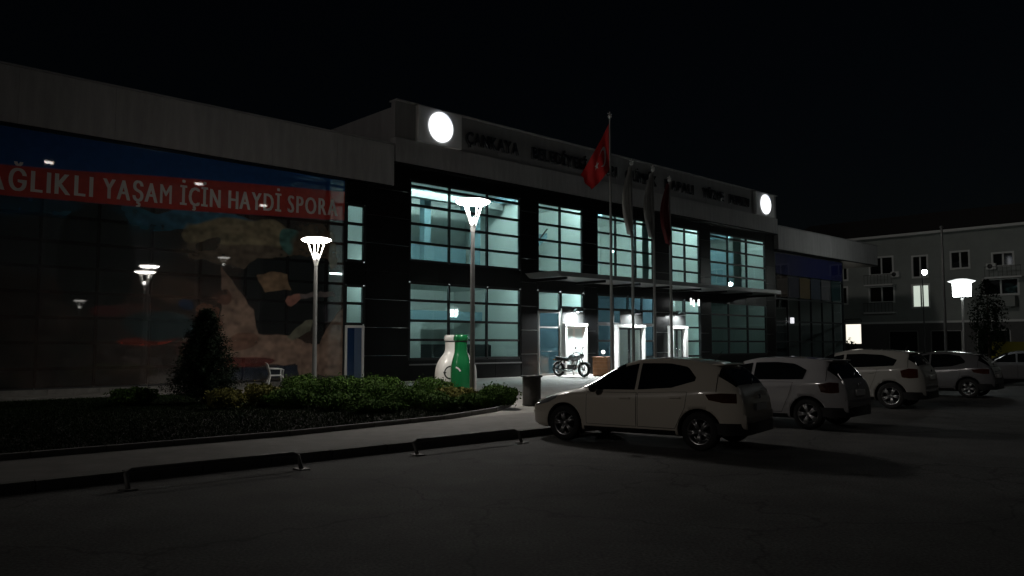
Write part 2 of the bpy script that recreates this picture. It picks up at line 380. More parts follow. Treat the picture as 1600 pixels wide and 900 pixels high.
for k in range(5): ibox("ceiling_beam", M_INT2, 1.0 + k * 7, 1.25 + k * 7, .7, 4.9, 9.25, 9.6)
ibox("duct", M_POLE, .2, 8.2, 1.6, 2.0, 8.9, 9.25)
ibox("cabinet", M_BLACK, 2.7, 8.3, 2.8, 3.3, .1, 1.75)
# room details: columns, low partition, screen, dark ceiling bulkheads
for u0 in (3.6, 6.9): ibox("column", M_INT2, u0 - .2, u0 + .2, 2.2, 2.6, 5.4, 9.6)
ibox("low_wall", M_INT2, .9, 7.8, 4.2, 4.3, 5.4, 7.1)
ibox("white_panel", M_INT, .95, 2.55, 1.3, 1.4, .1, 2.75)
ibox("bulkhead", M_INT2, 1, 8.3, 3.4, 3.6, 3.0, 3.5)
ibox("side_panel", M_INT2, 2.2, 3.9, 4.4, 4.5, .1, 2.9)
ibox("stair_wall", M_INT2, 26, 33, 2.2, 2.3, 5.4, 8.6)
for (uu, zz, yy) in ((1.75, 8.32, 1.6), (16.8, 7.4, 1.2), (9.7, 6.2, 1.4)):
    o = MB().ball((uu, yy, zz), .13, 12).build("pendant_lamp", mat("pendant globe", (.9, .9, .9), .5, emit=(.8, 1, .97), estr=9), rm)
    MB().tube([(uu, yy, zz + .1), (uu, yy, 9.62)], .012, 6).build("cord", M_BLACK, o)

# ------------------------------------------------------------------ entrance doors with their white surrounds and wall lamps
M_SURR = mat("white surround", (.80, .81, .80), .5)
def surround(u0, u1, z1, depth, label, gl, inner=.22):
    t = thing("entrance_surround", label, "door", (*wp(u0, 0), KH - .012), RZ, "white framed entrances under the wall lamps")
    w = u1 - u0
    MB().box(0, inner * .6, -depth, .0, 0, z1, bev=.01).build("jamb", M_SURR, t); MB().box(w - inner * .6, w, -depth, 0, 0, z1, bev=.01).build("jamb", M_SURR, t)
    MB().box(-.03, w + .03, -depth - .02, 0, z1 + .002, z1 + .16, bev=.01).build("header", M_SURR, t)
    for k in range(2):
        a = inner * .6 + .02 + k * (w - inner * 1.2) / 2; c = a + (w - inner * 1.2) / 2 - .03
        b = MB(); b.box(a, a + .07, -.1, -.04, .02, z1 - .03); b.box(c - .07, c, -.1, -.04, .02, z1 - .03)
        b.box(a + .07, c - .07, -.098, -.042, .02, .14); b.box(a + .07, c - .07, -.098, -.042, z1 - .12, z1 - .03)
        lf = b.build("door_leaf", M_FRAME if gl is not MATS.get('frost') else M_SURR, t)
        MB().box(a + .07, c - .07, -.075, -.063, .14, z1 - .12).build("pane", gl, lf)
        MB().tube([((c - .12) if k == 0 else (a + .12), -.15, .85), ((c - .12) if k == 0 else (a + .12), -.15, 1.35)], .015, 8).build("handle", M_STEEL, lf)
    return t
FROST = mat("frost", (.62, .74, .74), .35); MATS['frost'] = FROST
surround(10.98, 12.78, 2.62, .30, "bright white entrance surround with frosted doors behind the motorcycle", FROST)
surround(15.41, 18.01, 2.62, .30, "white entrance surround with dark glass doors behind the flagpoles", G_C)
surround(20.57, 22.42, 2.62, .30, "narrow white entrance surround nearest the unlit right end of hall", G_C, .5)
# near-black boards added above the surrounds to show the wall lamps' light cones
M_BOARD = mat("near black board", (.012, .013, .013), .8, spec=.15)
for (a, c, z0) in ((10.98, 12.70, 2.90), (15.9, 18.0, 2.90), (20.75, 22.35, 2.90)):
    MB().box(a, c, -.075, -.045, z0, 3.72).build("light_cone_board", M_BOARD, hall)
# tall blue framed door of the second bay
td = thing("glass_door", "tall dark blue glass door left of the motorcycle", "door", (*wp(9.2, 0), KH - .012), RZ)
b = MB()
for (a, c) in ((0, .08), (1.55, 1.63)): b.box(a, c, -.05, .06, 0, 3.4)
b.box(.08, 1.55, -.048, .058, 3.3, 3.4); b.box(.08, 1.55, -.048, .058, 2.5, 2.58); b.box(.08, 1.55, -.048, .058, 0, .1)
b.build("door_frame", M_POLE, td)
for (z0, z1) in ((.1, 2.5), (2.58, 3.3)): MB().box(.08, 1.55, 0, .012, z0, z1).build("pane", G_D, td)
MB().tube([(.1, -.12, 1.28), (1.5, -.12, 1.28)], .018, 8).build("push_bar", M_STEEL, td)
def wall_lamp(u, z, label, L, d=.46):
    t = thing("wall_lamp", label, "lamp", (*wp(u, d), z), RZ, "wall lamps above the entrances")
    MB().lathe([(.06, .20), (.14, .18), (.26, .06), (.30, 0), (.285, 0), (.25, .06), (.12, .16), (.0, .17)], 24).build("shade", M_BLACK, t)
    MB().lathe([(0, .02), (.22, .02), (.24, .05)], 24).build("lens", mat("wall lamp lens %d" % L, (.9, .9, .9), .5, emit=(.95, 1, 1), estr=L), t)
    MB().tube([(0, 0, .19), (0, .0, .27), (0, d - .05, .27)], .025, 8).build("bracket", M_BLACK, t)
wall_lamp(11.8, 3.5, "lit wall lamp directly above the motorcycle", 1500)
wall_lamp(16.95, 3.52, "lit wall lamp above the dark glass doors behind flagpoles", 560)
wall_lamp(21.5, 3.56, "lit wall lamp above the narrow right entrance", 560)
# glowing bars added for the glints of a hanging sign under the canopy
for k, (uu, zz) in enumerate(((21.9, 4.35), (22.2, 4.25), (22.75, 4.3))):
    t = thing("sign_glint_bar", ["leftmost", "middle", "rightmost"][k] + " glowing bar added for a sign glint under canopy above the right entrance", "lamp", (*wp(uu, .9), zz), RZ, "glowing bars added for sign glints under the canopy")
    MB().tube([(0, 0, -.12), (0, 0, .28)], .05, 8).build("tube", mat("sign glint glow", (.9, .9, .9), .5, emit=(1, 1, 1), estr=3), t)
    MB().tube([(0, 0, .28), (0, 0, 5.17 - zz)], .012, 6).build("rod", M_BLACK, t)
# ------------------------------------------------------------------ left wing
lw = thing("left_wing", "long low glass wing with red and blue swimming poster and grey fascia", "building", (AX, AY, 0), RZ)
VSL = [-24.46 + 1.76 * i for i in range(0, 13)]          # mullions
HSL = [.95, 1.8, 2.63, 3.47, 4.3, 5.15, 6.0, 6.83, 7.67, 8.45]
window(lw, -26.2, -2.5, .32, 8.75, VSL[0:], HSL, g=G_C, name="curtain_wall", w=.045)
window(lw, -2.42, -1.52, 5.33, 7.75, (), (6.12, 6.93), g=G_T, name="window")
window(lw, -2.42, -1.52, 2.62, 4.25, (), (3.5,), g=G_T, name="window")
clad(-2.45, -1.453, 4.3, 5.28, y=-.03, par=lw); clad(-2.45, -1.453, 7.8, 8.78, y=-.03, par=lw)
clad(-26.2, -2.5, .0, .29, y=-.12, m=M_KERB, par=lw, name="plinth_panel", t=.3, stepz=.3)
dr = link("service_door", None, lw, (0, 0, 0))
b = MB(); b.box(-2.44, -2.34, -.08, .08, .12, 2.55); b.box(-1.6, -1.5, -.08, .08, .12, 2.55); b.box(-2.34, -1.6, -.078, .078, 2.45, 2.55); b.box(-2.34, -1.6, -.06, .04, .12, .22)
b.build("door_frame", M_WHITE, dr); MB().box(-2.34, -1.95, -.02, .0, .22, 2.45).build("pane", mat("blue pane", (.02, .05, .13), .1, coat=1), dr)
MB().box(-1.93, -1.6, -.02, 0.01, .22, 2.45).build("door_leaf", mat("pale blue leaf", (.10, .15, .25), .35), dr)
lf = link("fascia", None, lw, (0, 0, 0))
fascia_row(lf, -26.4, -.22, 8.80, 10.62, -FD, 9, M_FASCIA, .5)
MB().box(-26.4, -.22, -FD - .04, .3, 10.63, 10.70, bev=.01).build("coping", M_FASC2, lf)
MB().box(-26.4, -.3, -FD + .02, .1, 8.74, 8.795).build("soffit", M_CLAD, lf)
MB().box(-26.4, -.1, .2, 12, 10.3, 10.6).build("roof_slab", M_FASC2, lw)
MB().box(-26.4, -1.4, 6.5, 6.7, 0, 10.3).build("back_wall", M_INT, lw); MB().box(-26.4, -1.4, .2, 6.5, 9.1, 9.2).build("ceiling", M_INT2, lw)
MB().box(-26.4, -1.4, .15, 6.5, 0, .1).build("floor_slab", M_IFLOOR, lw)
MB().box(-26.6, -26.3, 0, 12, 0, 10.6).build("end_wall", M_FASC2, lw)
MB().box(-3.2, -3.1, .2, 6.4, .1, 8.9).build("partition", M_INT, lw)
MB().tube([(-3.0, .32, 9.0), (-1.5, .32, 9.0)], .04, 8).build("tube_light", M_TUBE2, lw)
MB().tube([(-3.0, .3, 4.75), (-1.6, .3, 4.75)], .04, 8).build("tube_light", M_TUBE2, lw)
MB().tube([(-8.5, .32, 9.0), (-4, .32, 9.0)], .04, 8).build("tube_light", M_TUBE4, lw)
# printed film on the glass: colours of the print on a fine mesh
zt_f = pchip([-26, -15, -13.2, -10.12, -6.53, -2.4], [6.9, 7.47, 7.57, 7.80, 8.02, 8.25])
zb_f = pchip([-26, -15, -9.2, -6.5, -2.4], [6.0, 6.48, 6.67, 6.81, 7.01])
U0, U1, Z0, Z1 = -26.1, -2.55, .34, 8.72
nu, nz = 700, 250
uu = np.linspace(U0, U1, nu + 1); zz = np.linspace(Z0, Z1, nz + 1); UU, ZZ = np.meshgrid(uu, zz)
def vnoise(x, y, s, seed):
    r = np.random.default_rng(seed).random((256, 256)); x = (x / s) % 254; y = (y / s) % 254
    i, j = x.astype(int), y.astype(int); a, b = x - i, y - j; a = a*a*(3-2*a); b = b*b*(3-2*b)
    return (r[i, j]*(1-a)+r[i+1, j]*a)*(1-b)+(r[i, j+1]*(1-a)+r[i+1, j+1]*a)*b
n1 = vnoise(UU + 40, ZZ, .9, 1); n2 = vnoise(UU + 40, ZZ, .35, 2); n3 = vnoise(UU + 40, ZZ, 2.2, 3)
C = np.zeros((*UU.shape, 3)); C[:] = (.05, .032, .027)
C += (n1[..., None] - .4) * np.array((.06, .035, .03)) + (n2[..., None] - .5) * .03
def ell(cu, cz, ru, rz_, rot=0, soft=.12):
    c, s = math.cos(R(rot)), math.sin(R(rot)); x = UU - cu + (n2 - .5) * .3; z = ZZ - cz + (n1 - .5) * .3; soft = soft * .5
    q = np.sqrt(((x * c + z * s) / ru) ** 2 + ((-x * s + z * c) / rz_) ** 2); return np.clip((1 - q) / soft + .5, 0, 1)[..., None]
def put(mask, col, k=1.0):
    global C; C = C * (1 - mask * k) + np.array(col) * mask * k
put(ell(-15.5, 6.2, 4, .5, 0, .3), (.03, .13, .24)); put(ell(-11.4, 6.1, 2.2, .45, 2, .3), (.04, .20, .30))
put(ell(-8.9, 6.35, 2.3, .35, 6, .3), (.06, .22, .36)); put(ell(-13.2, 5.0, 3.4, 1.0, 0, .4), (.06, .06, .07))
put(ell(-7.2, 5.9, 2.2, .75, 4, .2), (.36, .29, .18)); put(ell(-7.0, 5.15, 2.6, .45, 0, .4), (.20, .15, .11))
put(ell(-8.3, 5.5, .5, .22, 30), (.10, .07, .05)); put(ell(-5.0, 5.9, .55, .5, 0, .3), (.10, .25, .23)); put(ell(-3.9, 5.6, 1.1, 1.2, 0, .4), (.16, .11, .07))
put(ell(-12.2, 4.7, 1.3, 1.9, 0, .1), (.012, .011, .012))
def inpoly(poly, soft=.05, wob=.10):
    x = UU + (n2 - .5) * wob; z = ZZ + (vnoise(UU + 40, ZZ, .3, 9) - .5) * wob; ins = np.zeros(UU.shape, bool); dist = np.full(UU.shape, 9.)
    for (x0, z0), (x1, z1) in zip(poly, poly[1:] + poly[:1]):
        ins ^= ((z0 > z) != (z1 > z)) & (x < (x1 - x0) * (z - z0) / (z1 - z0 + 1e-9) + x0)
        t_ = np.clip(((x - x0) * (x1 - x0) + (z - z0) * (z1 - z0)) / ((x1 - x0) ** 2 + (z1 - z0) ** 2 + 1e-9), 0, 1); dist = np.minimum(dist, np.hypot(x - x0 - t_ * (x1 - x0), z - z0 - t_ * (z1 - z0)))
    return np.clip(np.where(ins, dist, -dist) / soft + .5, 0, 1)[..., None]
# the print at the right end: someone bent over a sheet of paper, on a pale beige ground
put(inpoly([(-7.88, 4.7), (-7.05, 3.7), (-6.55, 3.06), (-6.32, 2.16), (-5.01, 2.11), (-3.78, 1.66), (-3.24, 2.51), (-2.52, 3.39), (-2.41, 0.44), (-4.53, 0.5), (-4.69, 0.98), (-5.28, 0.92), (-7.79, 1.09)]), (0.3, 0.2, 0.155))
put(ell(-8.3, 2.7, .45, .7, 20, .25), (.20, .10, .07)); put(ell(-7.7, 3.5, .4, .3, 0, .3), (.16, .08, .06)); put(ell(-7.0, 1.9, .7, .35, 10, .3), (.20, .11, .08)); put(ell(-8.8, 1.6, .6, .4, 0, .3), (.13, .06, .05)); put(ell(-6.9, 1.05, 1.3, .22, 3, .25), (.14, .03, .025)); put(ell(-8.0, .95, .8, .2, 0, .3), (.22, .08, .06))
put(inpoly([(-7.2, 4.48), (-6.46, 5.06), (-4.63, 5.34), (-3.37, 5.29), (-3.04, 4.74), (-2.7, 3.89), (-2.85, 3.09), (-3.32, 2.58), (-3.63, 1.73), (-4.02, 1.73), (-3.8, 2.57), (-5.01, 2.14), (-6.32, 2.2), (-6.55, 3.19), (-7.05, 3.83)]), (0.01, 0.01, 0.012))
put(inpoly([(-6.44, 4.43), (-5.84, 4.6), (-5.18, 4.6), (-4.98, 3.93), (-6.07, 3.81)]), (0.36, 0.23, 0.14))
put(inpoly([(-4.6, 3.79), (-3.03, 3.98), (-2.93, 3.75), (-4.52, 3.59)]), (0.16, 0.13, 0.13))
put(inpoly([(-5.21, 3.45), (-5.12, 3.68), (-4.86, 3.79), (-4.6, 3.79), (-4.5, 3.6), (-4.7, 3.39), (-4.96, 3.25), (-5.11, 3.3)]), (0.42, 0.19, 0.15))
put(inpoly([(-5.09, 2.07), (-4.57, 2.49), (-4.27, 2.7), (-3.96, 2.77), (-4.09, 2.29), (-4.86, 1.92)]), (0.16, 0.16, 0.12))
put(inpoly([(-3.5, 3.29), (-3.02, 3.59), (-2.69, 3.46), (-3.01, 2.87), (-3.33, 2.65)]), (0.05, 0.048, 0.06))
put(inpoly([(-7.78, 0.9), (-6.0, 0.83), (-5.28, 0.92), (-4.61, 0.91), (-4.59, 0.5), (-7.76, 0.3)]), (0.018, 0.026, 0.05))
put(ell(-10.4, 1.9, 1.0, .16, 3, .3), (.30, .05, .03)); put(ell(-10.9, 2.9, .9, .3, 0, .3), (.12, .05, .04)); put(ell(-11.8, 2.8, .7, .2, 0, .3), (.14, .02, .02))
put(ell(-9.5, 3.7, .8, .5, 0, .4), (.12, .07, .05)); put(ell(-10, 2.4, 1.2, .5, 0, .4), (.04, .07, .08)); put(ell(-9.1, 3.2, .3, .2), (.02, .04, .10))
ztA = np.array([zt_f(a) for a in uu])[None, :]; zbA = np.array([zb_f(a) for a in uu])[None, :]
up = np.clip((ZZ - ztA) / .05 + .5, 0, 1)[..., None]; red = (np.clip((ZZ - zbA) / .05 + .5, 0, 1) * np.clip((ztA - ZZ) / .05 + .5, 0, 1))[..., None]
put(np.clip((ZZ - zbA) / .05 + .5, 0, 1)[..., None], (.018, .10, .34)); put(red, (.68, .06, .042))
n4 = vnoise(UU + 40, ZZ, .14, 5); n5 = vnoise(UU + 40, ZZ, .28, 6); n6 = vnoise(UU * .35 + 40, ZZ, .16, 8)
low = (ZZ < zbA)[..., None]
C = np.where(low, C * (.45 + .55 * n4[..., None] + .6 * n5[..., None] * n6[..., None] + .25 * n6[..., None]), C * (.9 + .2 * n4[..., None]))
C = np.where(low, C * np.interp(UU, [-26, -12, -8.5, -7.5], [.45, .5, .8, 1])[..., None], C)      # print darkened to the left, where the lamp light fades
C = np.clip(C, .004, 1)
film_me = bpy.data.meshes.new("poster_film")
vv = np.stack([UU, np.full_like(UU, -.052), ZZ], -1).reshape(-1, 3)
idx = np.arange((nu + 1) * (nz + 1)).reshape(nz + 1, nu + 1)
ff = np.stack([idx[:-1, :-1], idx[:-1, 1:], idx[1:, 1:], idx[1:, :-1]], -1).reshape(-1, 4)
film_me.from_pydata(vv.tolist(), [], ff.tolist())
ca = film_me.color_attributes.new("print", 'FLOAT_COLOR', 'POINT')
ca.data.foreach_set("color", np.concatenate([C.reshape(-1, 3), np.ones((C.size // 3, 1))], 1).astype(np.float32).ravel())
def film_mat(name, col=None, thru=.2):
    m = bpy.data.materials.new(name); m.use_nodes = True; n_, l_ = m.node_tree.nodes, m.node_tree.links; b = n_["Principled BSDF"]
    if col is None:
        a = n_.new("ShaderNodeVertexColor"); a.layer_name = "print"; l_.new(a.outputs[0], b.inputs["Base Color"])
    else: b.inputs["Base Color"].default_value = (*col, 1)
    b.inputs["Roughness"].default_value = .6; b.inputs["Specular IOR Level"].default_value = .2
    b.inputs["Coat Weight"].default_value = 1; b.inputs["Coat Roughness"].default_value = .02; b.inputs["Coat IOR"].default_value = 1.55
    t = n_.new("ShaderNodeBsdfTransparent"); x = n_.new("ShaderNodeMixShader"); x.inputs[0].default_value = thru
    l_.new(b.outputs[0], x.inputs[1]); l_.new(t.outputs[0], x.inputs[2]); l_.new(x.outputs[0], n_["Material Output"].inputs[0]); return m
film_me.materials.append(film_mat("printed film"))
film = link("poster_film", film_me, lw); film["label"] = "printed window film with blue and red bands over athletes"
M_FLET = film_mat("white film letters", (.85, .78, .75), .1)
def bz(u): return zb_f(u) + .20
BW = dict(size=1.0, y=-.060, m=M_FLET, par=film, depth=0, bevel=0, off=0.0, z=0, zf=bz, bold=.05, gap=.24)
# words start where the print shows them
for w_, a, c in (("SAĞLIKLI", -15.95, -12.45), ("YAŞAM", -12.1, -9.8), ("İÇİN", -9.5, -8.0), ("HAYDİ", -7.7, -5.52), ("SPORA", -5.22, -2.95)):
    place_word(w_, a, c, **BW)
# ------------------------------------------------------------------ right wing
rw = thing("right_wing", "low dark glass wing with grey overhanging fascia at far right end of hall", "building", (AX, AY, 0), RZ)
rf = link("fascia", None, rw, (0, 0, 0))
fascia_row(rf, 34.15, 52.0, 8.8, 10.5, -FD, 6, M_FASCIA, .5)
MB().box(34.15, 52, -FD - .04, .3, 10.51, 10.58, bev=.01).build("coping", M_FASC2, rf)
MB().box(34.05, 52, .2, 9, 10.2, 10.48).build("roof_slab", M_FASC2, rw)
MB().box(34.05, 52, -FD + .02, 9, 8.70, 8.79).build("soffit", M_CLAD, rw)
window(rw, 34.1, 45.5, .3, 8.6, [36 + 1.9 * i for i in range(5)], [1.95, 3.47, 5.15, 6.83], g=G_C, name="curtain_wall")
MB().box(34.2, 45.4, -.054, -.05, 7.0, 8.55).build("poster_band", film_mat("blue film", (.008, .012, .09), .2), rw)
for k in range(6): MB().box(34.3 + k * 1.8, 35.95 + k * 1.8, -.054, -.05, 5.3, 6.9).build("poster_picture", film_mat("film picture %d" % k, [(.05, .03, .02), (.03, .03, .05), (.10, .07, .03), (.03, .04, .06), (.09, .09, .10), (.02, .05, .055)][k], .2), rw)
MB().box(34.1, 45.5, 5, 5.2, 0, 8.7).build("back_wall", mat("dark interior wall", (.06, .06, .065), .8), rw)
MB().box(45.3, 45.5, .12, 9, 0, 8.7).build("end_wall", M_FASC2, rw)
clad(34.05, 45.5, 0, .26, y=-.1, par=rw, m=M_KERB, name="plinth_panel", stepz=.3, t=.2)
t = thing("wall_sconce", "tiny lit wall light at the end of right wing", "lamp", (*wp(36.4, .12), 3.55), RZ)
MB().box(-.16, .16, -.1, .08, -.22, .22, bev=.03).build("lens", mat("sconce lens", (.9, .9, .9), .5, emit=(.95, .95, 1), estr=.9), t)
MB().box(-.19, .19, .082, .12, -.26, .26).build("back_plate", M_BLACK, t)

# ------------------------------------------------------------------ street lamps
M_LENS2 = mat("warm street lamp lens", (.9, .9, .9), .5, emit=(1, .93, .82), estr=76)
M_LENSW = mat("weak street lamp lens", (.9, .9, .9), .5, emit=(1, .955, .89), estr=6)
M_BULB = mat("lamp bulb cover", (.9, .9, .9), .5, emit=(1, .95, .88), estr=30)
M_CAP = mat("translucent lamp cap", (.8, .8, .79), .4, emit=(1, .95, .88), estr=6.5)
def street_lamp(H=5.05, lens=M_LENS, k=1.0, cap=M_CAP):
    t = link("street_lamp", None)
    MB().lathe([(.13, 0), (.13, .03), (.075, .06), (.072, .5), (.055, H - .78 * k)], 16).build("pole", M_POLE, t)
    MB().lathe([(.055, H - .80 * k), (.06, H - .78 * k), (.085, H - .64 * k), (.10, H - .58 * k), (0, H - .57 * k)], 16).build("neck", M_LAMPARM, t)
    MB().lathe([(.075, H - .568 * k), (.09, H - .46 * k), (.05, H - .42 * k), (0, H - .415 * k)], 16).build("bulb_cover", M_BULB if lens is not M_LENSW else lens, t)
    for q_ in range(4):
        q = R(20 + 90 * q_); c, s = math.cos(q), math.sin(q)
        MB().tube([(.085 * c, .085 * s, H - .64 * k), (.26 * k * c, .26 * k * s, H - .06)], .02, 8).build("arm", M_LAMPARM, t)
    r = .45 * k
    MB().lathe([(r, H), (r * 1.01, H + .015), (r * .8, H + .055), (r * .3, H + .085), (0, H + .09)], 32).build("cap", cap, t)
    MB().lathe([(0, H - .085), (r * .5, H - .076), (r * .82, H - .05), (r * .975, H - .012), (r * .975, H)], 32).build("lens", lens, t)
    return t
L0 = street_lamp(5.73 - KH, k=1.06); L2 = street_lamp(4.98 - KH, M_LENS2); L8 = street_lamp(8.0, M_LENSW, 1, M_LAMPARM); L5 = street_lamp(5.05, M_LENSW, 1, M_LAMPARM)
GL = "round topped street lamps"
def put_lamp(o, x, y, label, z=KH):
    o.location = (x, y, z); o.rotation_euler[2] = random.uniform(0, .6); return tag(o, label, "street lamp", GL)
put_lamp(L0, -1.09, 22.0, "brightest round topped street lamp rising in front of the lit hall windows", KH - .02)
put_lamp(L2, -6.03, 24.4, "smaller round topped street lamp in front of the swimming poster", KH - .02)
put_lamp(L8, 15.6, 18.7, "tall round topped street lamp mirrored in the poster glass", 0)
put_lamp(L5, 17.7, 6.8, "street lamp standing in the parking lot beyond the right edge", 0)
def flood(x, y, H, label):
    t = thing("floodlight_mast", label, "floodlight", (x, y, 0), math.atan2(35 - y, -10 - x), "floodlight masts round the parking lot")
    MB().lathe([(.25, 0), (.25, .05), (.14, .08), (.08, H)], 12).build("pole", M_POLE, t)
    MB().box(-.05, .3, -.35, .35, H, H + .25, bev=.03).build("housing", M_BLACK, t)
    MB().add([(.32, -.28, H + .03), (.32, .28, H + .03), (.305, .28, H + .21), (.305, -.28, H + .21)], [(0, 1, 2, 3)]).build("lens", M_LENSF, t)
flood(11.6, 7.9, 14, "floodlight mast nearest the photographer beyond the right edge")
flood(19.4, 14.9, 14, "floodlight mast behind the parked cars beyond the right edge")
flood(29.1, 16.4, 14, "floodlight mast farthest into the parking lot beyond the right edge")
# lantern lamp on the right
t = thing("lantern_lamp", "square bright lantern lamp on a thin pole before the apartments", "street lamp", (19.75, 34.9, 0), .3)
MB().lathe([(.12, 0), (.12, .04), (.06, .08), (.045, 3.75)], 12).build("pole", M_POLE, t)
MB().lathe([(.10, 3.75), (.27, 3.80), (.27, 3.83)], 4).build("base_plate", M_BLACK, t)
b = MB(); b.lathe([(.34, 3.84), (.36, 4.42)], 4, a0=R(45), a1=R(405), sm=False); b.build("glass_box", mat("lantern glass", (.9, .9, .9), .5, emit=(.93, 1, .97), estr=22), t)
MB().lathe([(.36, 4.425), (.54, 4.50), (.54, 4.53), (.2, 4.62), (0, 4.63)], 4, a0=R(45), a1=R(405), sm=False).build("roof", mat("lantern roof", (.7, .7, .7), .4, emit=(.93, 1, .97), estr=1.2), t)  # roof plate given its own glow in place of light from the glass
for k in range(4):
    q = R(45 + 90 * k); MB().tube([(.352 * math.cos(q), .352 * math.sin(q), 3.83), (.375 * math.cos(q), .375 * math.sin(q), 4.43)], .015, 6).build("corner_bar", M_LAMPARM, t)

# ------------------------------------------------------------------ vegetation
def leaf_mat(name, c1, c2):
    m = bpy.data.materials.new(name); m.use_nodes = True; n_, l_ = m.node_tree.nodes, m.node_tree.links; b = n_["Principled BSDF"]
    g_ = n_.new("ShaderNodeNewGeometry"); r = n_.new("ShaderNodeValToRGB")
    r.color_ramp.elements[0].color = (*c1, 1); r.color_ramp.elements[1].color = (*c2, 1)
    l_.new(g_.outputs["Random Per Island"], r.inputs[0]); l_.new(r.outputs[0], b.inputs["Base Color"]); b.inputs["Roughness"].default_value = .75
    b.inputs["Specular IOR Level"].default_value = .06; return m
LM_GREEN = leaf_mat("green leaves", (.020, .052, .010), (.075, .135, .026))
LM_YEL = leaf_mat("yellow green leaves", (.07, .08, .018), (.21, .19, .06))
LM_DARK = leaf_mat("conifer needles", (.005, .012, .006), (.012, .024, .011))
LM_GRASS = leaf_mat("grass blades", (.006, .013, .004), (.015, .026, .008))
def leaves(P, Nrm, size, asp=.55, jitter=.7):
    n = len(P); d = Nrm + rng.normal(0, jitter, (n, 3)); d /= np.linalg.norm(d, axis=1, keepdims=True)
    a = np.cross(d, rng.normal(0, 1, (n, 3))); a /= np.linalg.norm(a, axis=1, keepdims=True) + 1e-9; b = np.cross(d, a)
    s = size * rng.uniform(.6, 1.3, (n, 1))
    V = np.stack([P - a * s * .5, P + b * s * asp * .5, P + a * s * .5, P - b * s * asp * .5], 1).reshape(-1, 3)
    F = np.arange(4 * n).reshape(-1, 4); return V, F
def raw(name, V, F, m, parent):
    me = bpy.data.meshes.new(name); me.from_pydata(V.tolist(), [], F.tolist()); me.materials.append(m); return link(name, me, parent)
def shrub(x, y, rx, ry, h, m, label, cat="shrub", n=5200, seed=0, lsz=.07):
    r_ = np.random.default_rng(seed + 11); t = thing("shrub", label, cat, (x, y, KH + .03), r_.uniform(0, 3), "rounded shrubs in the planting bed")
    a = r_.uniform(0, 2 * np.pi, n); cz = r_.uniform(-.62, 1, n); sr = np.sqrt(np.maximum(0, 1 - cz * cz))
    N_ = np.stack([sr * np.cos(a), sr * np.sin(a), cz], 1)
    lump = np.zeros(n)
    for k in range(20):
        q = r_.normal(0, 1, 3); q[2] = abs(q[2]); q /= np.linalg.norm(q); lump = np.maximum(lump, np.clip(1 - np.linalg.norm(N_ - q, axis=1) / .55, 0, 1) * r_.uniform(.4, 1))
    rad = (.68 + .42 * lump) * (1 - r_.random(n) ** 3 * .5) * np.where(r_.random(n) < .06, r_.uniform(1.05, 1.3, n), 1)
    P = N_ * rad[:, None] * np.array([rx, ry, h * .62]) + np.array([0, 0, h * .40])
    P[:, 2] = np.maximum(P[:, 2], .02)
    V, F = leaves(P, N_, lsz); raw("foliage", V, F, m, t)
    b = MB()
    for k in range(6):
        q = 2 * math.pi * k / 6; b.tube([(0, 0, -.05), (rx * .35 * math.cos(q), ry * .35 * math.sin(q), h * .4), (rx * .6 * math.cos(q), ry * .6 * math.sin(q), h * .75)], [.018, .012, .005], 5)
    b.build("stem", mat("stem bark", (.06, .045, .03), .9), t)
    return t
SH = [  # x, y, rx, ry, h, material, label
    (-2.45, 20.3, 1.05, .7, .50, 0, "spreading green shrub left of and before the brightest street lamp"),
    (-1.5, 21.1, .9, .6, .50, 1, "yellowish shrub directly in front of the green bottle bin"),
    (-.35, 20.5, .70, .6, .60, 0, "rightmost low shrub at the pointed end of planting bed"),
    (-3.5, 21.4, 1.15, .8, .74, 0, "broad green shrub between the white chair and bottle shaped bin"),
    (-4.8, 21.8, 1.05, .8, .80, 0, "bushy green shrub right of the thin lamp pole"),
    (-5.9, 22.5, .95, .7, .78, 0, "green shrub at the foot of the smaller street lamp"),
    (-6.5, 20.9, .65, .55, .60, 1, "pale yellowish shrub just right of the dark cone tree"),
    (-7.1, 19.8, .6, .5, .52, 1, "low pale yellowish shrub in front of the dark cone tree"),
    (-4.2, 19.9, 1.1, .7, .44, 0, "low spreading green shrub in the middle of the bed front"),
    (-3.2, 18.9, .95, .6, .32, 0, "small flat green shrub nearest the sidewalk"),
    (-5.6, 20.4, 1.0, .7, .52, 0, "low green shrub below the white plastic chair"),
    (-2.2, 21.9, 1.0, .7, .72, 0, "green shrub behind the lamp, left of the bottle shaped bin"),
    (-1.75, 19.5, .9, .55, .40, 0, "low green shrub at the bed edge before the brightest lamp"),
    (-.85, 19.9, .75, .5, .44, 0, "low green shrub at the bed edge near the litter bin"),
    (-4.0, 23.1, 1.1, .7, .76, 0, "rear green shrub in front of the dark corner column"),
    (-9.9, 21.0, .9, .6, .50, 0, "dark shrub left of the cone tree"),
]
for k, (x, y, rx, ry, h_, mi, lb) in enumerate(SH): shrub(x, y, rx, ry, h_, (LM_GREEN, LM_YEL)[mi], lb, seed=k)
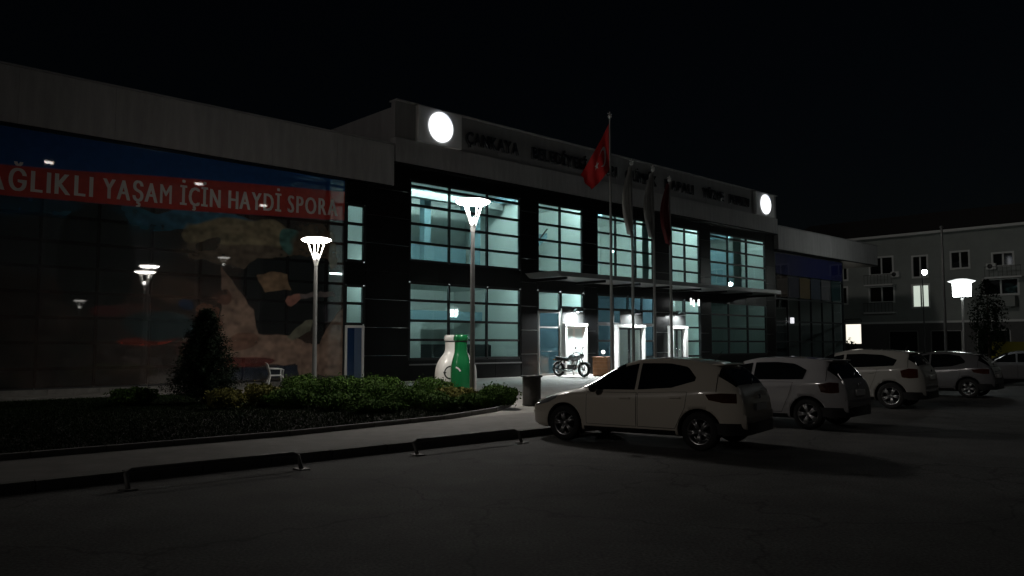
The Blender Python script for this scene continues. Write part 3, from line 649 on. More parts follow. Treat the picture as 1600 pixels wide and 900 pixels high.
# cone shaped conifer
t = thing("conifer_tree", "dark cone shaped conifer in the planting bed before the poster", "tree", (-8.25, 21.5, KH + .03))
MB().tube([(0, 0, -.1), (.02, 0, 1.2), (0, .02, 2.4)], [.09, .06, .015], 8).build("trunk", mat("conifer bark", (.05, .035, .025), .9), t)
nb = 260; P = []; Nn = []; tb = MB()
for k in range(nb):
    z = .12 + 2.35 * (k / nb) ** .9; rr = 1.14 * (1 - (z / 2.62)) ** .75 * random.uniform(.72, 1.08); q = k * 2.39996 + random.uniform(-.3, .3)
    e = np.array([math.cos(q) * rr, math.sin(q) * rr, z + .22 * rr])
    tb.tube([(0, 0, z), tuple(e)], [.012, .003], 4, cap=False)
    m_ = int(45 + 110 * rr); s_ = rng.uniform(.25, 1, m_)[:, None]
    P.append(np.array([0, 0, z]) + (e - np.array([0, 0, z])) * s_ + rng.normal(0, .055, (m_, 3))); Nn.append(np.tile(e / np.linalg.norm(e), (m_, 1)))
V, F = leaves(np.concatenate(P), np.concatenate(Nn), .075, .35, .9); raw("crown", V, F, LM_DARK, t)
tb.build("branch", mat("conifer bark", (.05, .035, .025), .9), t)
# grass and ground cover
n = 120000; uu_ = rng.uniform(-20, -6, n); dd_ = rng.uniform(3, 16.2, n)
dmax = np.interp(uu_, [-60, -13.5, -9.6, -7.3, -5.75], [16.05, 16.05, 15.55, 14.7, 13.6]); dmin = np.interp(uu_, [-60, -10.2, -8.3, -6.5, -5.75], [3.2, 3.5, 6.6, 11.8, 13.6])
ok = (dd_ < dmax) & (dd_ > dmin + .0); uu_, dd_ = uu_[ok], dd_[ok]; n = len(uu_)
base = np.stack([AX + DX * uu_ + NX * dd_, AY + DY * uu_ + NY * dd_, np.full(n, KH + .03)], 1)
q = rng.uniform(0, 2 * np.pi, n); hgt = rng.uniform(.02, .065, n); lean = rng.normal(0, .04, (n, 2)); wd = .012
side = np.stack([np.cos(q) * wd, np.sin(q) * wd, np.zeros(n)], 1); tip = base + np.stack([lean[:, 0], lean[:, 1], hgt], 1)
V = np.stack([base - side, base + side, tip], 1).reshape(-1, 3); F = np.arange(3 * n).reshape(-1, 3)
me = bpy.data.meshes.new("grass"); me.from_pydata(V.tolist(), [], F.tolist()); me.materials.append(LM_GRASS)
o = link("grass", me); o["kind"] = "stuff"; o["label"] = "short dark grass between the shrubs of the planting bed"; o["category"] = "grass"

# ------------------------------------------------------------------ bottle shaped recycling bin
HB = 1.92; M_BW = mat("bin white", (.76, .745, .72), .32, coat=.4); M_BG = mat("bin green", (.012, .165, .055), .22, coat=.7)
def bottle_bin(label, x, y, rf_, rn, m, arcs):
    t = thing("bottle_bin", label, "recycling bin", (x, y, KH), 0, "bottle shaped recycling bins")
    zs = [0, .05, .15, .3, .45, .6, .75, .85, .95, 1.02, 1.1, 1.18, 1.25, 1.32, 1.38, 1.45, 1.52, 1.6, 1.72]
    MB().lathe([(rf_(z), z) for z in zs], 44).build("body", m, t)
    MB().lathe([(rn, 1.70), (rn + .012, 1.715), (rn, 1.735)], 32).build("collar", M_BLACK, t)
    MB().lathe([(rn + .02, 1.737), (rn + .03, 1.75), (rn + .03, 1.85), (rn + .015, HB), (0, HB + .012)], 32).build("cap", m, t)
    for k in range(12):
        q = k * math.pi / 6; MB().box(-.012, .012, rn + .024, rn + .038, 1.757, 1.842).build("cap_rib", m, t).rotation_euler[2] = q
    def on(phi, z, off): r_ = rf_(z) + off; return (r_ * math.cos(phi), r_ * math.sin(phi), z)
    for (ph, z0, a, b_, head, mm) in arcs:
        def pt(px_, pz_): return on(R(ph) + px_ / rf_(z0), z0 + pz_, .006)
        g_ = MB().grid([[pt(math.cos(R(a + (b_ - a) * k / 14)) * r_, math.sin(R(a + (b_ - a) * k / 14)) * r_) for r_ in (.165, .21)] for k in range(15)], sm=False)
        if head:
            q = R(b_); c, s_ = math.cos(q), math.sin(q)
            g_.add([pt(c * .125, s_ * .125), pt(c * .25, s_ * .25), pt(c * .187 - s_ * .10, s_ * .187 + c * .10)], [(0, 1, 2)])
        g_.build("arrow_mark", mm, t)
bottle_bin("wide white bottle shaped recycling bin behind the hedge", -1.78, 25.4,
    pchip([0, .1, .4, .75, .95, 1.1, 1.25, 1.38, 1.48, 1.74, HB], [.62, .65, .67, .66, .625, .56, .46, .37, .345, .34, .34]), .34, M_BW,
    [(-101, .76, 82, 175, True, M_BLACK), (-101, .76, 195, 285, False, M_BLACK)])
bottle_bin("slim green bottle shaped recycling bin before the white one", -1.545, 24.2,
    pchip([0, .1, .5, .9, 1.1, 1.25, 1.38, 1.48, 1.74, HB], [.28, .30, .31, .305, .28, .235, .205, .195, .19, .19]), .19, M_BG,
    [(-122, .76, 20, 80, False, M_WHITE)])
# ------------------------------------------------------------------ litter bin, chair, rails, box
t = thing("litter_bin", "dark round litter bin at the end of the planting bed", "litter bin", (.53, 21.5, KH), 0)
MB().lathe([(.0, 0), (.25, 0), (.255, .03), (.245, .06), (.25, .74), (.24, .75)], 28).build("body", mat("bin brown", (.05, .045, .04), .6, noise=.25, nscale=8), t)
MB().lathe([(.24, .752), (.295, .755), (.30, .78), (.29, .80), (.20, .80), (.19, .70)], 28).build("rim", M_BLACK, t)
def plastic_chair(x, y, rz):
    t = thing("plastic_chair", "white plastic garden armchair standing before the poster", "chair", (x, y, KH), rz); t.scale = (1.1, 1.1, 1.08)
    P = [[(sx * (.21 + .02 * k), -.22 + .42 * k, .43 + .02 * math.cos(3 * sx) - .02 * k) for sx in np.linspace(-1, 1, 7)] for k in (0, .33, .66, 1)]
    b = MB(); b.box(-.23, .23, -.22, .22, .40, .44, bev=.015); b.build("seat", M_WHITE, t)
    prof = [(-.22, .44), (-.23, .60), (-.23, .78), (-.17, .86), (0, .88), (.17, .86), (.23, .78), (.23, .60), (.22, .44)]
    b = MB(); n_ = len(prof); vs = [(x_, .20 + (z - .44) * .28 - .05 * (1 - (x_ / .23) ** 2) * -1, z) for x_, z in prof]; vs2 = [(a, c - .025, d) for a, c, d in vs]
    b.add(vs + vs2, [tuple(range(n_)), tuple(range(n_, 2 * n_))[::-1]] + [(i, i + n_, (i + 1) % n_ + n_, (i + 1) % n_) for i in range(n_)]); b.build("backrest", M_WHITE, t)
    for s in (-1, 1):
        MB().tube([(s * .21, -.20, .42), (s * .26, -.27, 0)], [.028, .022], 8).build("leg", M_WHITE, t)
        MB().tube([(s * .21, .20, .42), (s * .25, .30, 0)], [.028, .022], 8).build("leg", M_WHITE, t)
        MB().tube([(s * .22, -.20, .42), (s * .27, -.22, .62), (s * .27, -.15, .65), (s * .255, .26, .66)], .026, 8).build("armrest", M_WHITE, t)
plastic_chair(-9.0, 30.5, R(115))
M_RAIL = mat("grey painted rail", (.13, .125, .12), .5, noise=.3, nscale=9)
t = thing("wheel_stop_rail", "low steel tube rail before the kerb left of the first car", "rail", (*wp(-11.65, 19.0), 0), RZ, "low steel rails along the kerb")
MB().tube([(-1.15, -.10, .0), (-1.15, 0, .18), (-1.08, .02, .215), (1.08, .02, .215), (1.15, 0, .18), (1.15, -.10, 0)], .03, 10).build("tube", M_RAIL, t)
for s in (-1, 1): MB().box(s * 1.15 - .08, s * 1.15 + .08, -.2, .0, .0, .015, bev=.004).build("foot_plate", M_RAIL, t)
t2 = copy_tree(t); t2.location = (*wp(-16.0, 19.05), 0); t2["label"] = "low steel tube rail in the dark at far left of kerb"
t = thing("wooden_box", "brown wooden box standing beside the entrance behind the first car", "box", (*wp(11.6, 2.4), KH), RZ + .35)
M_WOOD = mat("brown wood", (.30, .13, .055), .6, noise=.3, nscale=3)
for k in range(5): MB().box(-.5, .5, -.4, .4, .19 * k + .003, .19 * k + .185, bev=.008).build("plank", M_WOOD, t)
MB().box(-.54, .54, -.44, .44, .953, .985, bev=.008).build("lid", M_WOOD, t)
t = thing("globe_lamp", "small lit globe lamp standing on the wooden box", "lamp", (*wp(11.6, 2.4), KH + .985), 0)
MB().lathe([(.07, 0), (.07, .02), (.02, .04), (.02, .16)], 12).build("stand", M_BLACK, t); MB().ball((0, 0, .24), .10, 14).build("globe", mat("globe glass", (.9, .9, .9), .5, emit=(1, .95, .88), estr=2.5), t)

# ------------------------------------------------------------------ flagpoles and flags
def flagpole(u, d, H, label):
    x, y = wp(u, d); t = thing("flagpole", label, "flagpole", (x, y, KH - .012), RZ, "flagpoles in front of the entrance")
    MB().lathe([(.16, 0), (.16, .04), (.075, .07), (.07, 1), (.04, H)], 14).build("pole", M_POLE, t)
    b = MB().ball((0, 0, H + .09), .09, 12); b.tube([(-.13, 0, H + .20), (.13, 0, H + .20)], .025, 6); b.tube([(0, 0, H + .1), (0, 0, H + .3)], .025, 6); b.build("finial", M_LAMPARM, t)
    return x, y
PX = [(5.5, 8.0, 11.25, "tallest flagpole carrying the red flag with crescent"), (6.95, 8.0, 9.45, "flagpole with limp pale flag, second from the left"),
      (8.5, 8.0, 9.40, "flagpole with limp grey flag, third from the left"), (9.75, 8.0, 9.10, "rightmost flagpole with limp dark red flag")]
pos = [flagpole(*p) for p in PX]
M_RED = mat("red flag cloth", (.66, .022, .024), .65); M_FW = mat("white flag print", (.8, .78, .78), .65)
fx, fy = pos[0]; ft = thing("national_flag", "red flag with white crescent and star drooping from tallest pole", "flag", (fx, fy, KH), 0)
def flag_p(s, t):      # s along the fly, t down the hoist; cloth droops towards the left
    zt = 11.02; fold = .16 * math.sin(5.2 * s * 1.5 + 2.2 * t) * min(1, s * 3) + .07 * math.sin(17 * s - 3 * t) * s
    x = -.05 - 1.22 * s ** 1.15 * (1 - .10 * t) - .0 * t + .42 * s * t * (1 - s) + .30 * t * s * s
    z = zt - 2.0 * t * (1 - .55 * s) - 2.25 * s ** 1.05 + .25 * t * s
    return (x + .04 * math.sin(9 * t) * s, fold - .25 * s, z)
MB().grid([[flag_p(i / 40, j / 24) for j in range(25)] for i in range(41)]).build("cloth", M_RED, ft)
def flag_fill(name, pts_outer, pts_inner=None):
    n_ = len(pts_outer); b = MB()
    for off in (-.012, .012):
        vs = []
        for (s, tt) in pts_outer + pts_inner:
            p = flag_p(s, tt); vs.append((p[0] + off * .6, p[1] + off, p[2]))
        b.add(vs, [(i, i + 1, n_ + i + 1, n_ + i) for i in range(n_ - 1)], 0, True)
    return b.build(name, M_FW, ft)
A_ = [R(a) for a in np.linspace(38, 322, 40)]
outer = [(.335 + .167 * math.cos(a), .5 + .25 * math.sin(a)) for a in A_]
inner = []
for a in A_:
    b_ = R(52 + (math.degrees(a) - 38) / 284 * (308 - 52)); inner.append((.377 + .133 * math.cos(b_), .5 + .20 * math.sin(b_)))
flag_fill("crescent", outer, inner)
st = []; 
for k in range(11):
    q = math.pi + k * math.pi / 5; r_ = .125 if k % 2 == 0 else .05; st.append((.58 + .667 * r_ * math.cos(q), .5 + r_ * math.sin(q)))
flag_fill("star", st, [(.58, .5)] * 11)
def limp_flag(k, H, L, w, m, label, edge=None):
    x, y = pos[k]; t = thing("limp_flag", label, "flag", (x, y, KH), RZ, "limp flags hanging straight down")
    rows = []
    for i in range(31):
        s = i / 30; z = H - L * s; ww = w * (.12 + .88 * math.sin(math.pi * min(1, s * .86 + .06)) ** 1.2) * (1 - .5 * max(0, s - .75))
        rows.append([(-.06 - ww * j / 16 + .03 * math.sin(3 * s + j), .10 * math.sin(j * 1.15 + 1.5 * s) * (.4 + s), z - (.55 * (j / 16) + .12 * math.sin(j * 1.9)) * s) for j in range(17)])
    MB().grid(rows).build("cloth", m, t)
    MB().tube([(-.05, 0, H - .02), (-.05, 0, H - L * .55)], .01, 5).build("halyard", M_POLE, t)
limp_flag(1, 9.35, 2.5, .55, mat("pale flag cloth", (.50, .50, .48), .7), "pale grey limp flag on the second pole")
limp_flag(2, 9.30, 2.45, .60, mat("grey flag cloth", (.34, .34, .33), .7, noise=.2, nscale=1), "grey limp flag on the third pole")
limp_flag(3, 9.00, 2.3, .62, mat("dark red flag cloth", (.16, .02, .022), .7), "dark red limp flag on the rightmost pole")

# ------------------------------------------------------------------ motorcycle
def motorcycle(x, y, rz):
    t = thing("motorcycle", "dark motorcycle parked in front of the bright white entrance", "motorcycle", (x, y, KH - .012), rz); t.scale = (1.2, 1.2, 1.2)
    M_PT = mat("motorcycle paint", (.38, .38, .40), .25, metal=.5, coat=1)
    for wx in (-.66, .68):
        w_ = MB(); prof = [(.225, -.05), (.285, -.055), (.31, -.03), (.315, 0), (.31, .03), (.285, .055), (.225, .05)]
        w_.lathe(prof, 28, 'y', (wx, 0, .315)); wo = w_.build("wheel", M_RUBBER, t)
        r_ = MB().lathe([(.20, -.03), (.228, -.035), (.228, .035), (.20, .03), (.20, -.03)], 28, 'y', (wx, 0, .315)); r_.lathe([(0, -.06), (.05, -.06), (.05, .06), (0, .06)], 12, 'y', (wx, 0, .315))
        for k in range(6):
            q = k * math.pi / 3; r_.tube([(wx, 0, .315), (wx + .21 * math.cos(q), 0, .315 + .21 * math.sin(q))], .012, 5)
        r_.build("rim", M_RIM, wo)
    for s in (-1, 1):
        MB().tube([(.68, s * .09, .315), (.45, s * .09, .86)], .022, 8).build("fork", M_STEEL, t)
        MB().tube([(-.66, s * .10, .315), (-.1, s * .10, .36)], .022, 8).build("swingarm", M_BLACK, t)
        MB().tube([(-.60, s * .13, .36), (-.42, s * .13, .70)], .035, 8).build("shock_absorber", M_STEEL, t)
        b = MB().tube([(.40, s * .18, 1.02), (.44, s * .24, 1.2)], .01, 6); b.ball((.44, s * .26, 1.22), (.02, .07, .045), 10); b.build("mirror", M_BLACK, t)
        MB().ball((-.83, s * .12, .72), (.05, .03, .03), 8).build("indicator", mat("amber", (.5, .2, .02), .2), t)
    MB().tube([(.40, -.38, .98), (.44, -.2, 1.04), (.46, 0, 1.0), (.44, .2, 1.04), (.40, .38, .98)], .016, 8).build("handlebar", M_BLACK, t)
    MB().ball((.56, 0, .88), (.11, .11, .12), 14).build("headlamp", M_HEAD, t)
    MB().ball((.16, 0, .80), (.31, .16, .15), 18).build("fuel_tank", M_PT, t)
    MB().grid([[(-.08 - .72 * i / 10, .14 * (1 - .35 * i / 10) * math.cos(a), .74 + .05 * (i / 10) ** 2 + .08 * math.sin(a)) for a in np.linspace(-.6, math.pi + .6, 12)] for i in range(11)]).build("seat", M_BLACK, t)
    b = MB().box(-.12, .22, -.14, .14, .30, .52, bev=.04)
    for k in range(5): b.box(.02, .24, -.12, .12, .535 + k * .028, .552 + k * .028)
    b.build("engine", mat("engine alloy", (.25, .25, .26), .35, metal=.8), t)
    MB().tube([(.2, -.12, .5), (.28, -.14, .32), (.05, -.16, .24), (-.35, -.18, .26), (-.80, -.19, .38)], [.022, .022, .024, .045, .05], 10).build("exhaust", M_STEEL, t)
    MB().tube([(.42, 0, .88), (.12, 0, .66), (-.12, 0, .34), (.2, 0, .28), (.38, 0, .78)], .022, 8).build("frame", M_BLACK, t)
    MB().tube([(-.1, 0, .66), (-.55, 0, .72), (-.86, 0, .70)], .03, 8).build("tail_frame", M_BLACK, t)
    for wx, a0, a1 in ((.68, 20, 170), (-.66, 20, 150)):
        MB().lathe([(.335, -.07), (.345, 0), (.335, .07)], 14, 'y', (wx, 0, .315), a0=R(a0), a1=R(a1)).build("mudguard", M_PT, t)
    MB().ball((-.88, 0, .72), (.04, .06, .04), 8).build("tail_light", M_TAIL, t)
    MB().tube([(-.02, .12, .3), (-.08, .30, 0)], .014, 6).build("side_stand", M_BLACK, t)
motorcycle(3.0, 40.6, R(-42))

# ------------------------------------------------------------------ cars
def build_car(name, P):
    L, WD = P['L'], P['W'] / 2
    root = link(name, None)
    zt = pchip(P['tx'], P['tz'])
    sx = L / 4.06
    wf = pchip([0, .06 * sx, .25 * sx, .7 * sx, 1.6 * sx, 3.2 * sx, L - .40, L - .12, L], [WD * q for q in (.66, .80, .91, .985, 1.0, 1.0, .955, .87, .78)])
    zbf = pchip([0, .3, .7, L - .7, L - .3, L], [.26, .20, .19, .20, .24, .34])
    waist = pchip(P['wx'], P['wz'])
    rcache = {}
    def ring(x):
        x = round(x, 3)
        if x not in rcache: rcache[x] = ring_(x)
        return rcache[x]
    def ring_(x):
        w, zb, zT = wf(x), zbf(x), zt(x); zw = min(waist(x), zT - .035); g_ = zT - zw; rr = min(P['rw'], w * .93)
        k = min(1, g_ / .30); rr = rr * k + (1 - k) * w * .80
        pts = [(0, zb), (w * .70, zb), (w * .92, zb + .03), (w * .985, zb + .12), (w, zb + .28), (w * 1.0, (zb + zw) / 2 + .06), (w * .985, zw - .09), (w * .955, zw - .01),
               (w * .93 + (rr - w * .93) * .28, zw + g_ * .30), (w * .93 + (rr - w * .93) * .72, zw + g_ * .68), (rr, zw + g_ * .86), (rr * .90, zw + g_ * .955), (rr * .62, zT - .012 * k), (0, zT)]
        out = []
        for i in range(len(pts) - 1):
            p0, p1, p2, p3 = [np.array(pts[max(0, min(len(pts) - 1, i + j))]) for j in (-1, 0, 1, 2)]
            for t_ in (0, 1/3, 2/3):
                q = .5 * ((2*p1) + (p2-p0)*t_ + (2*p0-5*p1+4*p2-p3)*t_**2 + (3*p1-p0-3*p2+p3)*t_**3)
                out.append(q if 2 <= i <= len(pts) - 3 else p1 + (p2 - p1) * t_)
        out.append(np.array(pts[-1])); return np.array(out)
    NS = 76; xs = sorted(set(list(np.linspace(0, L, NS)) + [.02, .05, L - .02, L - .05]))
    rings = [ring(x) for x in xs]; nr = len(rings[0])
    X = lambda x: L / 2 - x
    def full(i): 
        r_ = rings[i]; x = X(xs[i]); left = [(x, y, z) for y, z in r_]; right = [(x, -y, z) for y, z in r_[1:-1][::-1]]; return left + right
    b = MB(); rr_ = [full(i) for i in range(len(xs))]; m = len(rr_[0])
    vs = [p for q in rr_ for p in q]; fs = [(i*m+j, i*m+(j+1) % m, (i+1)*m+(j+1) % m, (i+1)*m+j) for i in range(len(xs)-1) for j in range(m)]
    b.add(vs, fs, 0, True); b.add(rr_[0], [tuple(range(m))]); b.add(rr_[-1], [tuple(range(m))[::-1]])
    body = b.build("body", [P['paint'], M_RUBBER], root)
    wr = P['wr']; wxs = (P['fo'], L - P['ro'])
    cut = MB()
    for wx in wxs:
        for s in (-1, 1):
            prof = [(0, s * (WD - .30)), (wr + .055, s * (WD - .30)), (wr + .055, s * (WD + .2)), (0, s * (WD + .2))]
            cut.lathe(prof, 36, 'y', (X(wx), 0, wr), mi=1)
    co = cut.build("cut", [P['paint'], M_RUBBER])
    md = body.modifiers.new("b", 'BOOLEAN'); md.operation = 'DIFFERENCE'; md.object = co; md.solver = 'EXACT'
    bpy.context.view_layer.update()
    nm = bpy.data.meshes.new_from_object(body.evaluated_get(bpy.context.evaluated_depsgraph_get())); body.modifiers.clear()
    if len(nm.polygons) > 500: body.data = nm
    bpy.data.objects.remove(co)
    def Wy(x, z):
        r_ = ring(x); k = np.argmax(r_[:, 1] >= z) if (r_[:, 1] >= z).any() else nr - 1
        k = max(k, 1); a, c = r_[k-1], r_[k]; t_ = (z - a[1]) / (c[1] - a[1] + 1e-9); return a[0] + (c[0] - a[0]) * min(1, max(0, t_))
    def patch(nm_, bot, top, mt, off, s, nx=14, nz_=7, par=None):
        bx, bzz = np.array(bot).T; tx, tzz = np.array(top).T
        pb, pt = np.linspace(0, 1, len(bx)), np.linspace(0, 1, len(tx)); rows = []
        for i in range(nx + 1):
            q = i / nx; x0, z0 = np.interp(q, pb, bx), np.interp(q, pb, bzz); x1, z1 = np.interp(q, pt, tx), np.interp(q, pt, tzz)
            row = []
            for j in range(nz_ + 1):
                k = j / nz_; x, z = x0 + (x1 - x0) * k, z0 + (z1 - z0) * k; row.append((X(x), s * (Wy(x, z) + off), z))
            rows.append(row)
        return MB().grid(rows).build(nm_, mt, par or root)
    def strip(nm_, x0, x1, j0, j1, mt, off):      # a band over the top between two stations
        rows = []
        for x in np.linspace(x0, x1, 12):
            r_ = ring(x); seg = r_[j0:j1]; row = [(X(x), y, z) for y, z in seg] + [(X(x), -y, z) for y, z in seg[::-1][1:]]; rows.append(row)
        A = np.array(rows); dx = np.gradient(A, axis=0); dy = np.gradient(A, axis=1); nn = np.cross(dx, dy); nn /= np.linalg.norm(nn, axis=2, keepdims=True) + 1e-9
        nn *= np.sign(nn[..., 2:3] + 1e-6); A = A + nn * off
        return MB().grid(A.tolist()).build(nm_, mt, root)
    for s in (-1, 1):
        for w_ in P['win']: patch("side_window", w_[0], w_[1], M_CARGL, .006, s)
        for d_ in P['doors']:
            patch("door_gap", *[[(x, z) for x, z in q] for q in d_], M_BLACK, .002, s, 16, 12)
            cx = np.mean([p[0] for q in d_ for p in q]); cz = np.mean([p[1] for q in d_ for p in q])
            sh = lambda q: [(cx + (x - cx) * .982, cz + (z - cz) * .976) for x, z in q]
            dd = patch("door", sh(d_[0]), sh(d_[1]), P['paint'], .005, s, 16, 12)
            hx = max(p[0] for p in d_[1]) - .22; hz_ = max(p[1] for p in d_[1]) - .11
            patch("door_handle", [(hx - .10, hz_), (hx + .10, hz_)], [(hx - .10, hz_ + .03), (hx + .10, hz_ + .03)], P.get('trim', P['paint']), .03, s, 4, 2, dd)
        patch("sill_trim", [(P['fo'] + .42, .22), (L - P['ro'] - .42, .23)], [(P['fo'] + .42, .30), (L - P['ro'] - .42, .31)], M_BLACK, .006, s, 8, 3)
        for (nm_, q, mt) in (("headlight", P['head'], M_HEAD), ("tail_light", P['tail'], M_TAIL)): patch(nm_, q[0], q[1], mt, .008, s, 8, 4)
        mx = P['mx']; mz = waist(mx) + .05
        MB().ball((X(mx), s * (wf(mx) + .10), mz + .03), (.07, .11, .075), 12).build("wing_mirror", P.get('mirror', P['paint']), root)
    strip("windscreen", P['ws'][0], P['ws'][1], 26, nr, M_CARGL, .006); strip("rear_window", P['rwin'][0], P['rwin'][1], P.get('rj', 26), nr, M_CARGL, .006)
    # rear bumper trim, plate, spoiler, lamp bar
    rows = []
    for z in np.linspace(zbf(L) - .06, zbf(L) + .13, 5):
        rows.append([(X(x), y, z) for x, y in [(L - .55, wf(L - .55) + .006), (L - .3, wf(L - .3) + .008), (L - .1, wf(L - .1) + .008), (L + .012, wf(L) * .9), (L + .014, 0), (L + .012, -wf(L) * .9), (L - .1, -wf(L - .1) - .008), (L - .3, -wf(L - .3) - .008), (L - .55, -wf(L - .55) - .006)]])
    MB().grid(rows).build("rear_bumper_trim", M_BLACK, root)
    pz = P['pz']; px_ = L - .0
    pl = MB().box(X(px_) - .03, X(px_) + .03, -.26, .26, pz, pz + .115, bev=.004).build("number_plate", M_PLATE, root)
    MB().ball((X(L - .01), 0, pz + .22), (.025, .05, .045), 10).build("badge", M_STEEL, root)
    MB().box(X(P['sp'] + .10), X(P['sp'] - .22), -P['rw'] * .88, P['rw'] * .88, zt(P['sp']) - .005, zt(P['sp']) + .022, bev=.01).build("spoiler", P['paint'], root)
    hz0 = P['rwin'][1]      # hatch seam, wiper, reflectors, aerial
    for s in (-1, 1):
        patch("hatch_seam", [(P['rwin'][0] - .02, P['tail'][1][1][1] + .30), (P['rwin'][0] + .0, P['tail'][1][1][1] + .02)], [(P['rwin'][0] - .008, P['tail'][1][1][1] + .30), (P['rwin'][0] + .012, P['tail'][1][1][1] + .02)], M_BLACK, .003, s, 8, 2)
        MB().box(X(L - .02) - .03, X(L - .02) + .015, s * wf(L) * .80 - .09, s * wf(L) * .80 + .09, .46, .50, bev=.006).build("reflector", M_TAIL, root)
    MB().tube([(X(hz0 + .02), -.02, zt(hz0 + .02) + .02), (X(hz0 - .06), -.30, zt(hz0 - .06) + .03)], .009, 6).build("rear_wiper", M_BLACK, root)
    MB().tube([(X(P['sp'] - .25), 0, zt(P['sp'] - .25)), (X(P['sp'] - .12), 0, zt(P['sp'] - .25) + .16)], [.012, .004], 6).build("aerial", M_BLACK, root)
    # wheels
    tp = [(wr * .66, -.09), (wr * .86, -.105), (wr * .97, -.085), (wr, -.05), (wr, .05), (wr * .97, .085), (wr * .86, .105), (wr * .66, .09)]
    tyre = MB().lathe(tp, 40, 'y').mesh("tyre", M_RUBBER)
    rb = MB().lathe([(wr * .60, .06), (wr * .68, .09), (wr * .70, .085), (wr * .70, -.085), (wr * .60, -.06)], 40, 'y'); rb.lathe([(0, .075), (wr * .14, .075), (wr * .16, .04), (0, .02)], 16, 'y')
    for k in range(5):
        q = k * 2 * math.pi / 5 + .3
        for dq in (-.16, .16):
            c, s_ = math.cos(q), math.sin(q); c2, s2 = math.cos(q + dq), math.sin(q + dq)
            rb.tube([(wr * .10 * c, .06, wr * .10 * s_), (wr * .64 * c2, .07, wr * .64 * s2)], [.028, .024], 6)
    rim = rb.mesh("rim", M_RIM); disc = MB().lathe([(0, -.0), (wr * .45, 0), (wr * .45, .015), (0, .015)], 24, 'y').mesh("brake_disc", mat("brake disc", (.08, .08, .08), .4, metal=.7))
    for wx in wxs:
        for s in (-1, 1):
            w_ = link("wheel", tyre, root, (X(wx), s * (WD - .115), wr)); w_.rotation_euler = (0, random.uniform(0, 1), math.pi if s < 0 else 0)
            link("rim", rim, w_); link("brake_disc", disc, w_)
    return root
W_WHITE = mat("white car paint", (.68, .62, .53), .28, coat=1); W_SILV = mat("pearl white car paint", (.40, .39, .40), .28, coat=1)
W_SUV = mat("cream car paint", (.36, .35, .325), .28, coat=1); W_GREY = mat("grey car paint", (.22, .22, .23), .25, metal=.4, coat=1); W_DARK = mat("dark car paint", (.06, .06, .065), .22, metal=.3, coat=1)
hatch = dict(L=4.14, W=1.76, rw=.585, wr=.32, fo=.81, ro=.74, paint=W_WHITE, mirror=M_BLACK, mx=1.48, pz=.66, sp=3.62,
    tx=[0, .03, .12, .35, .75, 1.10, 1.55, 2.0, 2.35, 2.75, 3.2, 3.60, 3.79, 3.98, 4.08, 4.12, 4.14], tz=[.52, .63, .71, .80, .905, .985, 1.24, 1.45, 1.515, 1.525, 1.49, 1.41, 1.27, 1.07, .90, .74, .56],
    wx=[0, 1, 2, 3, 3.6, 4.14], wz=[.60, .88, .915, .97, 1.02, .98],
    win=[([(1.28, .945), (2.22, .965)], [(1.28, .955), (1.62, 1.175), (1.96, 1.36), (2.22, 1.415)]), ([(2.28, .97), (2.9, 1.02), (3.30, 1.14)], [(2.28, 1.42), (2.8, 1.425), (3.14, 1.37), (3.31, 1.20)])],
    doors=[([(1.28, .34), (2.27, .34)], [(1.28, .90), (2.27, .92)]), ([(2.29, .34), (2.98, .34), (3.16, .70)], [(2.29, .92), (3.0, .955), (3.20, .96)])],
    head=([(.10, .60), (.45, .68), (.62, .76)], [(.16, .68), (.45, .78), (.66, .82)]), tail=([(3.57, .84), (3.80, .80), (4.01, .80)], [(3.51, .93), (3.78, .955), (4.0, .95)]),
    ws=(1.16, 1.95), rwin=(3.68, 3.97))
c1 = build_car("parked_car", hatch)
wagon = dict(hatch); wagon.update(L=4.28, W=1.77, paint=W_SILV, mirror=W_SILV, rw=.60, wr=.32, fo=.88, ro=.76, pz=.70, sp=3.84, mx=1.5,
    tx=[0, .03, .12, .35, .75, 1.15, 1.6, 2.05, 2.4, 2.85, 3.4, 3.82, 3.98, 4.14, 4.23, 4.27, 4.28], tz=[.52, .64, .73, .82, .915, .985, 1.22, 1.41, 1.475, 1.49, 1.47, 1.41, 1.26, 1.05, .92, .75, .58],
    wx=[0, 1, 2, 3, 3.8, 4.28], wz=[.60, .90, .945, .98, 1.01, .98],
    win=[([(1.40, .985), (2.26, .995)], [(1.40, 1.0), (1.70, 1.17), (2.02, 1.31), (2.26, 1.35)]), ([(2.33, 1.0), (2.9, 1.01), (3.42, 1.03)], [(2.33, 1.36), (2.8, 1.375), (3.20, 1.345), (3.47, 1.22)])],
    doors=[([(1.30, .34), (2.30, .34)], [(1.30, .93), (2.30, .945)]), ([(2.32, .34), (2.98, .34), (3.14, .70)], [(2.32, .945), (3.0, .965), (3.22, .965)])],
    tail=([(3.80, .78), (3.98, .76), (4.14, .78)], [(3.74, .93), (3.96, .98), (4.13, .97)]), rwin=(3.88, 4.14), ws=(1.2, 2.0))
c2 = build_car("parked_car", wagon)
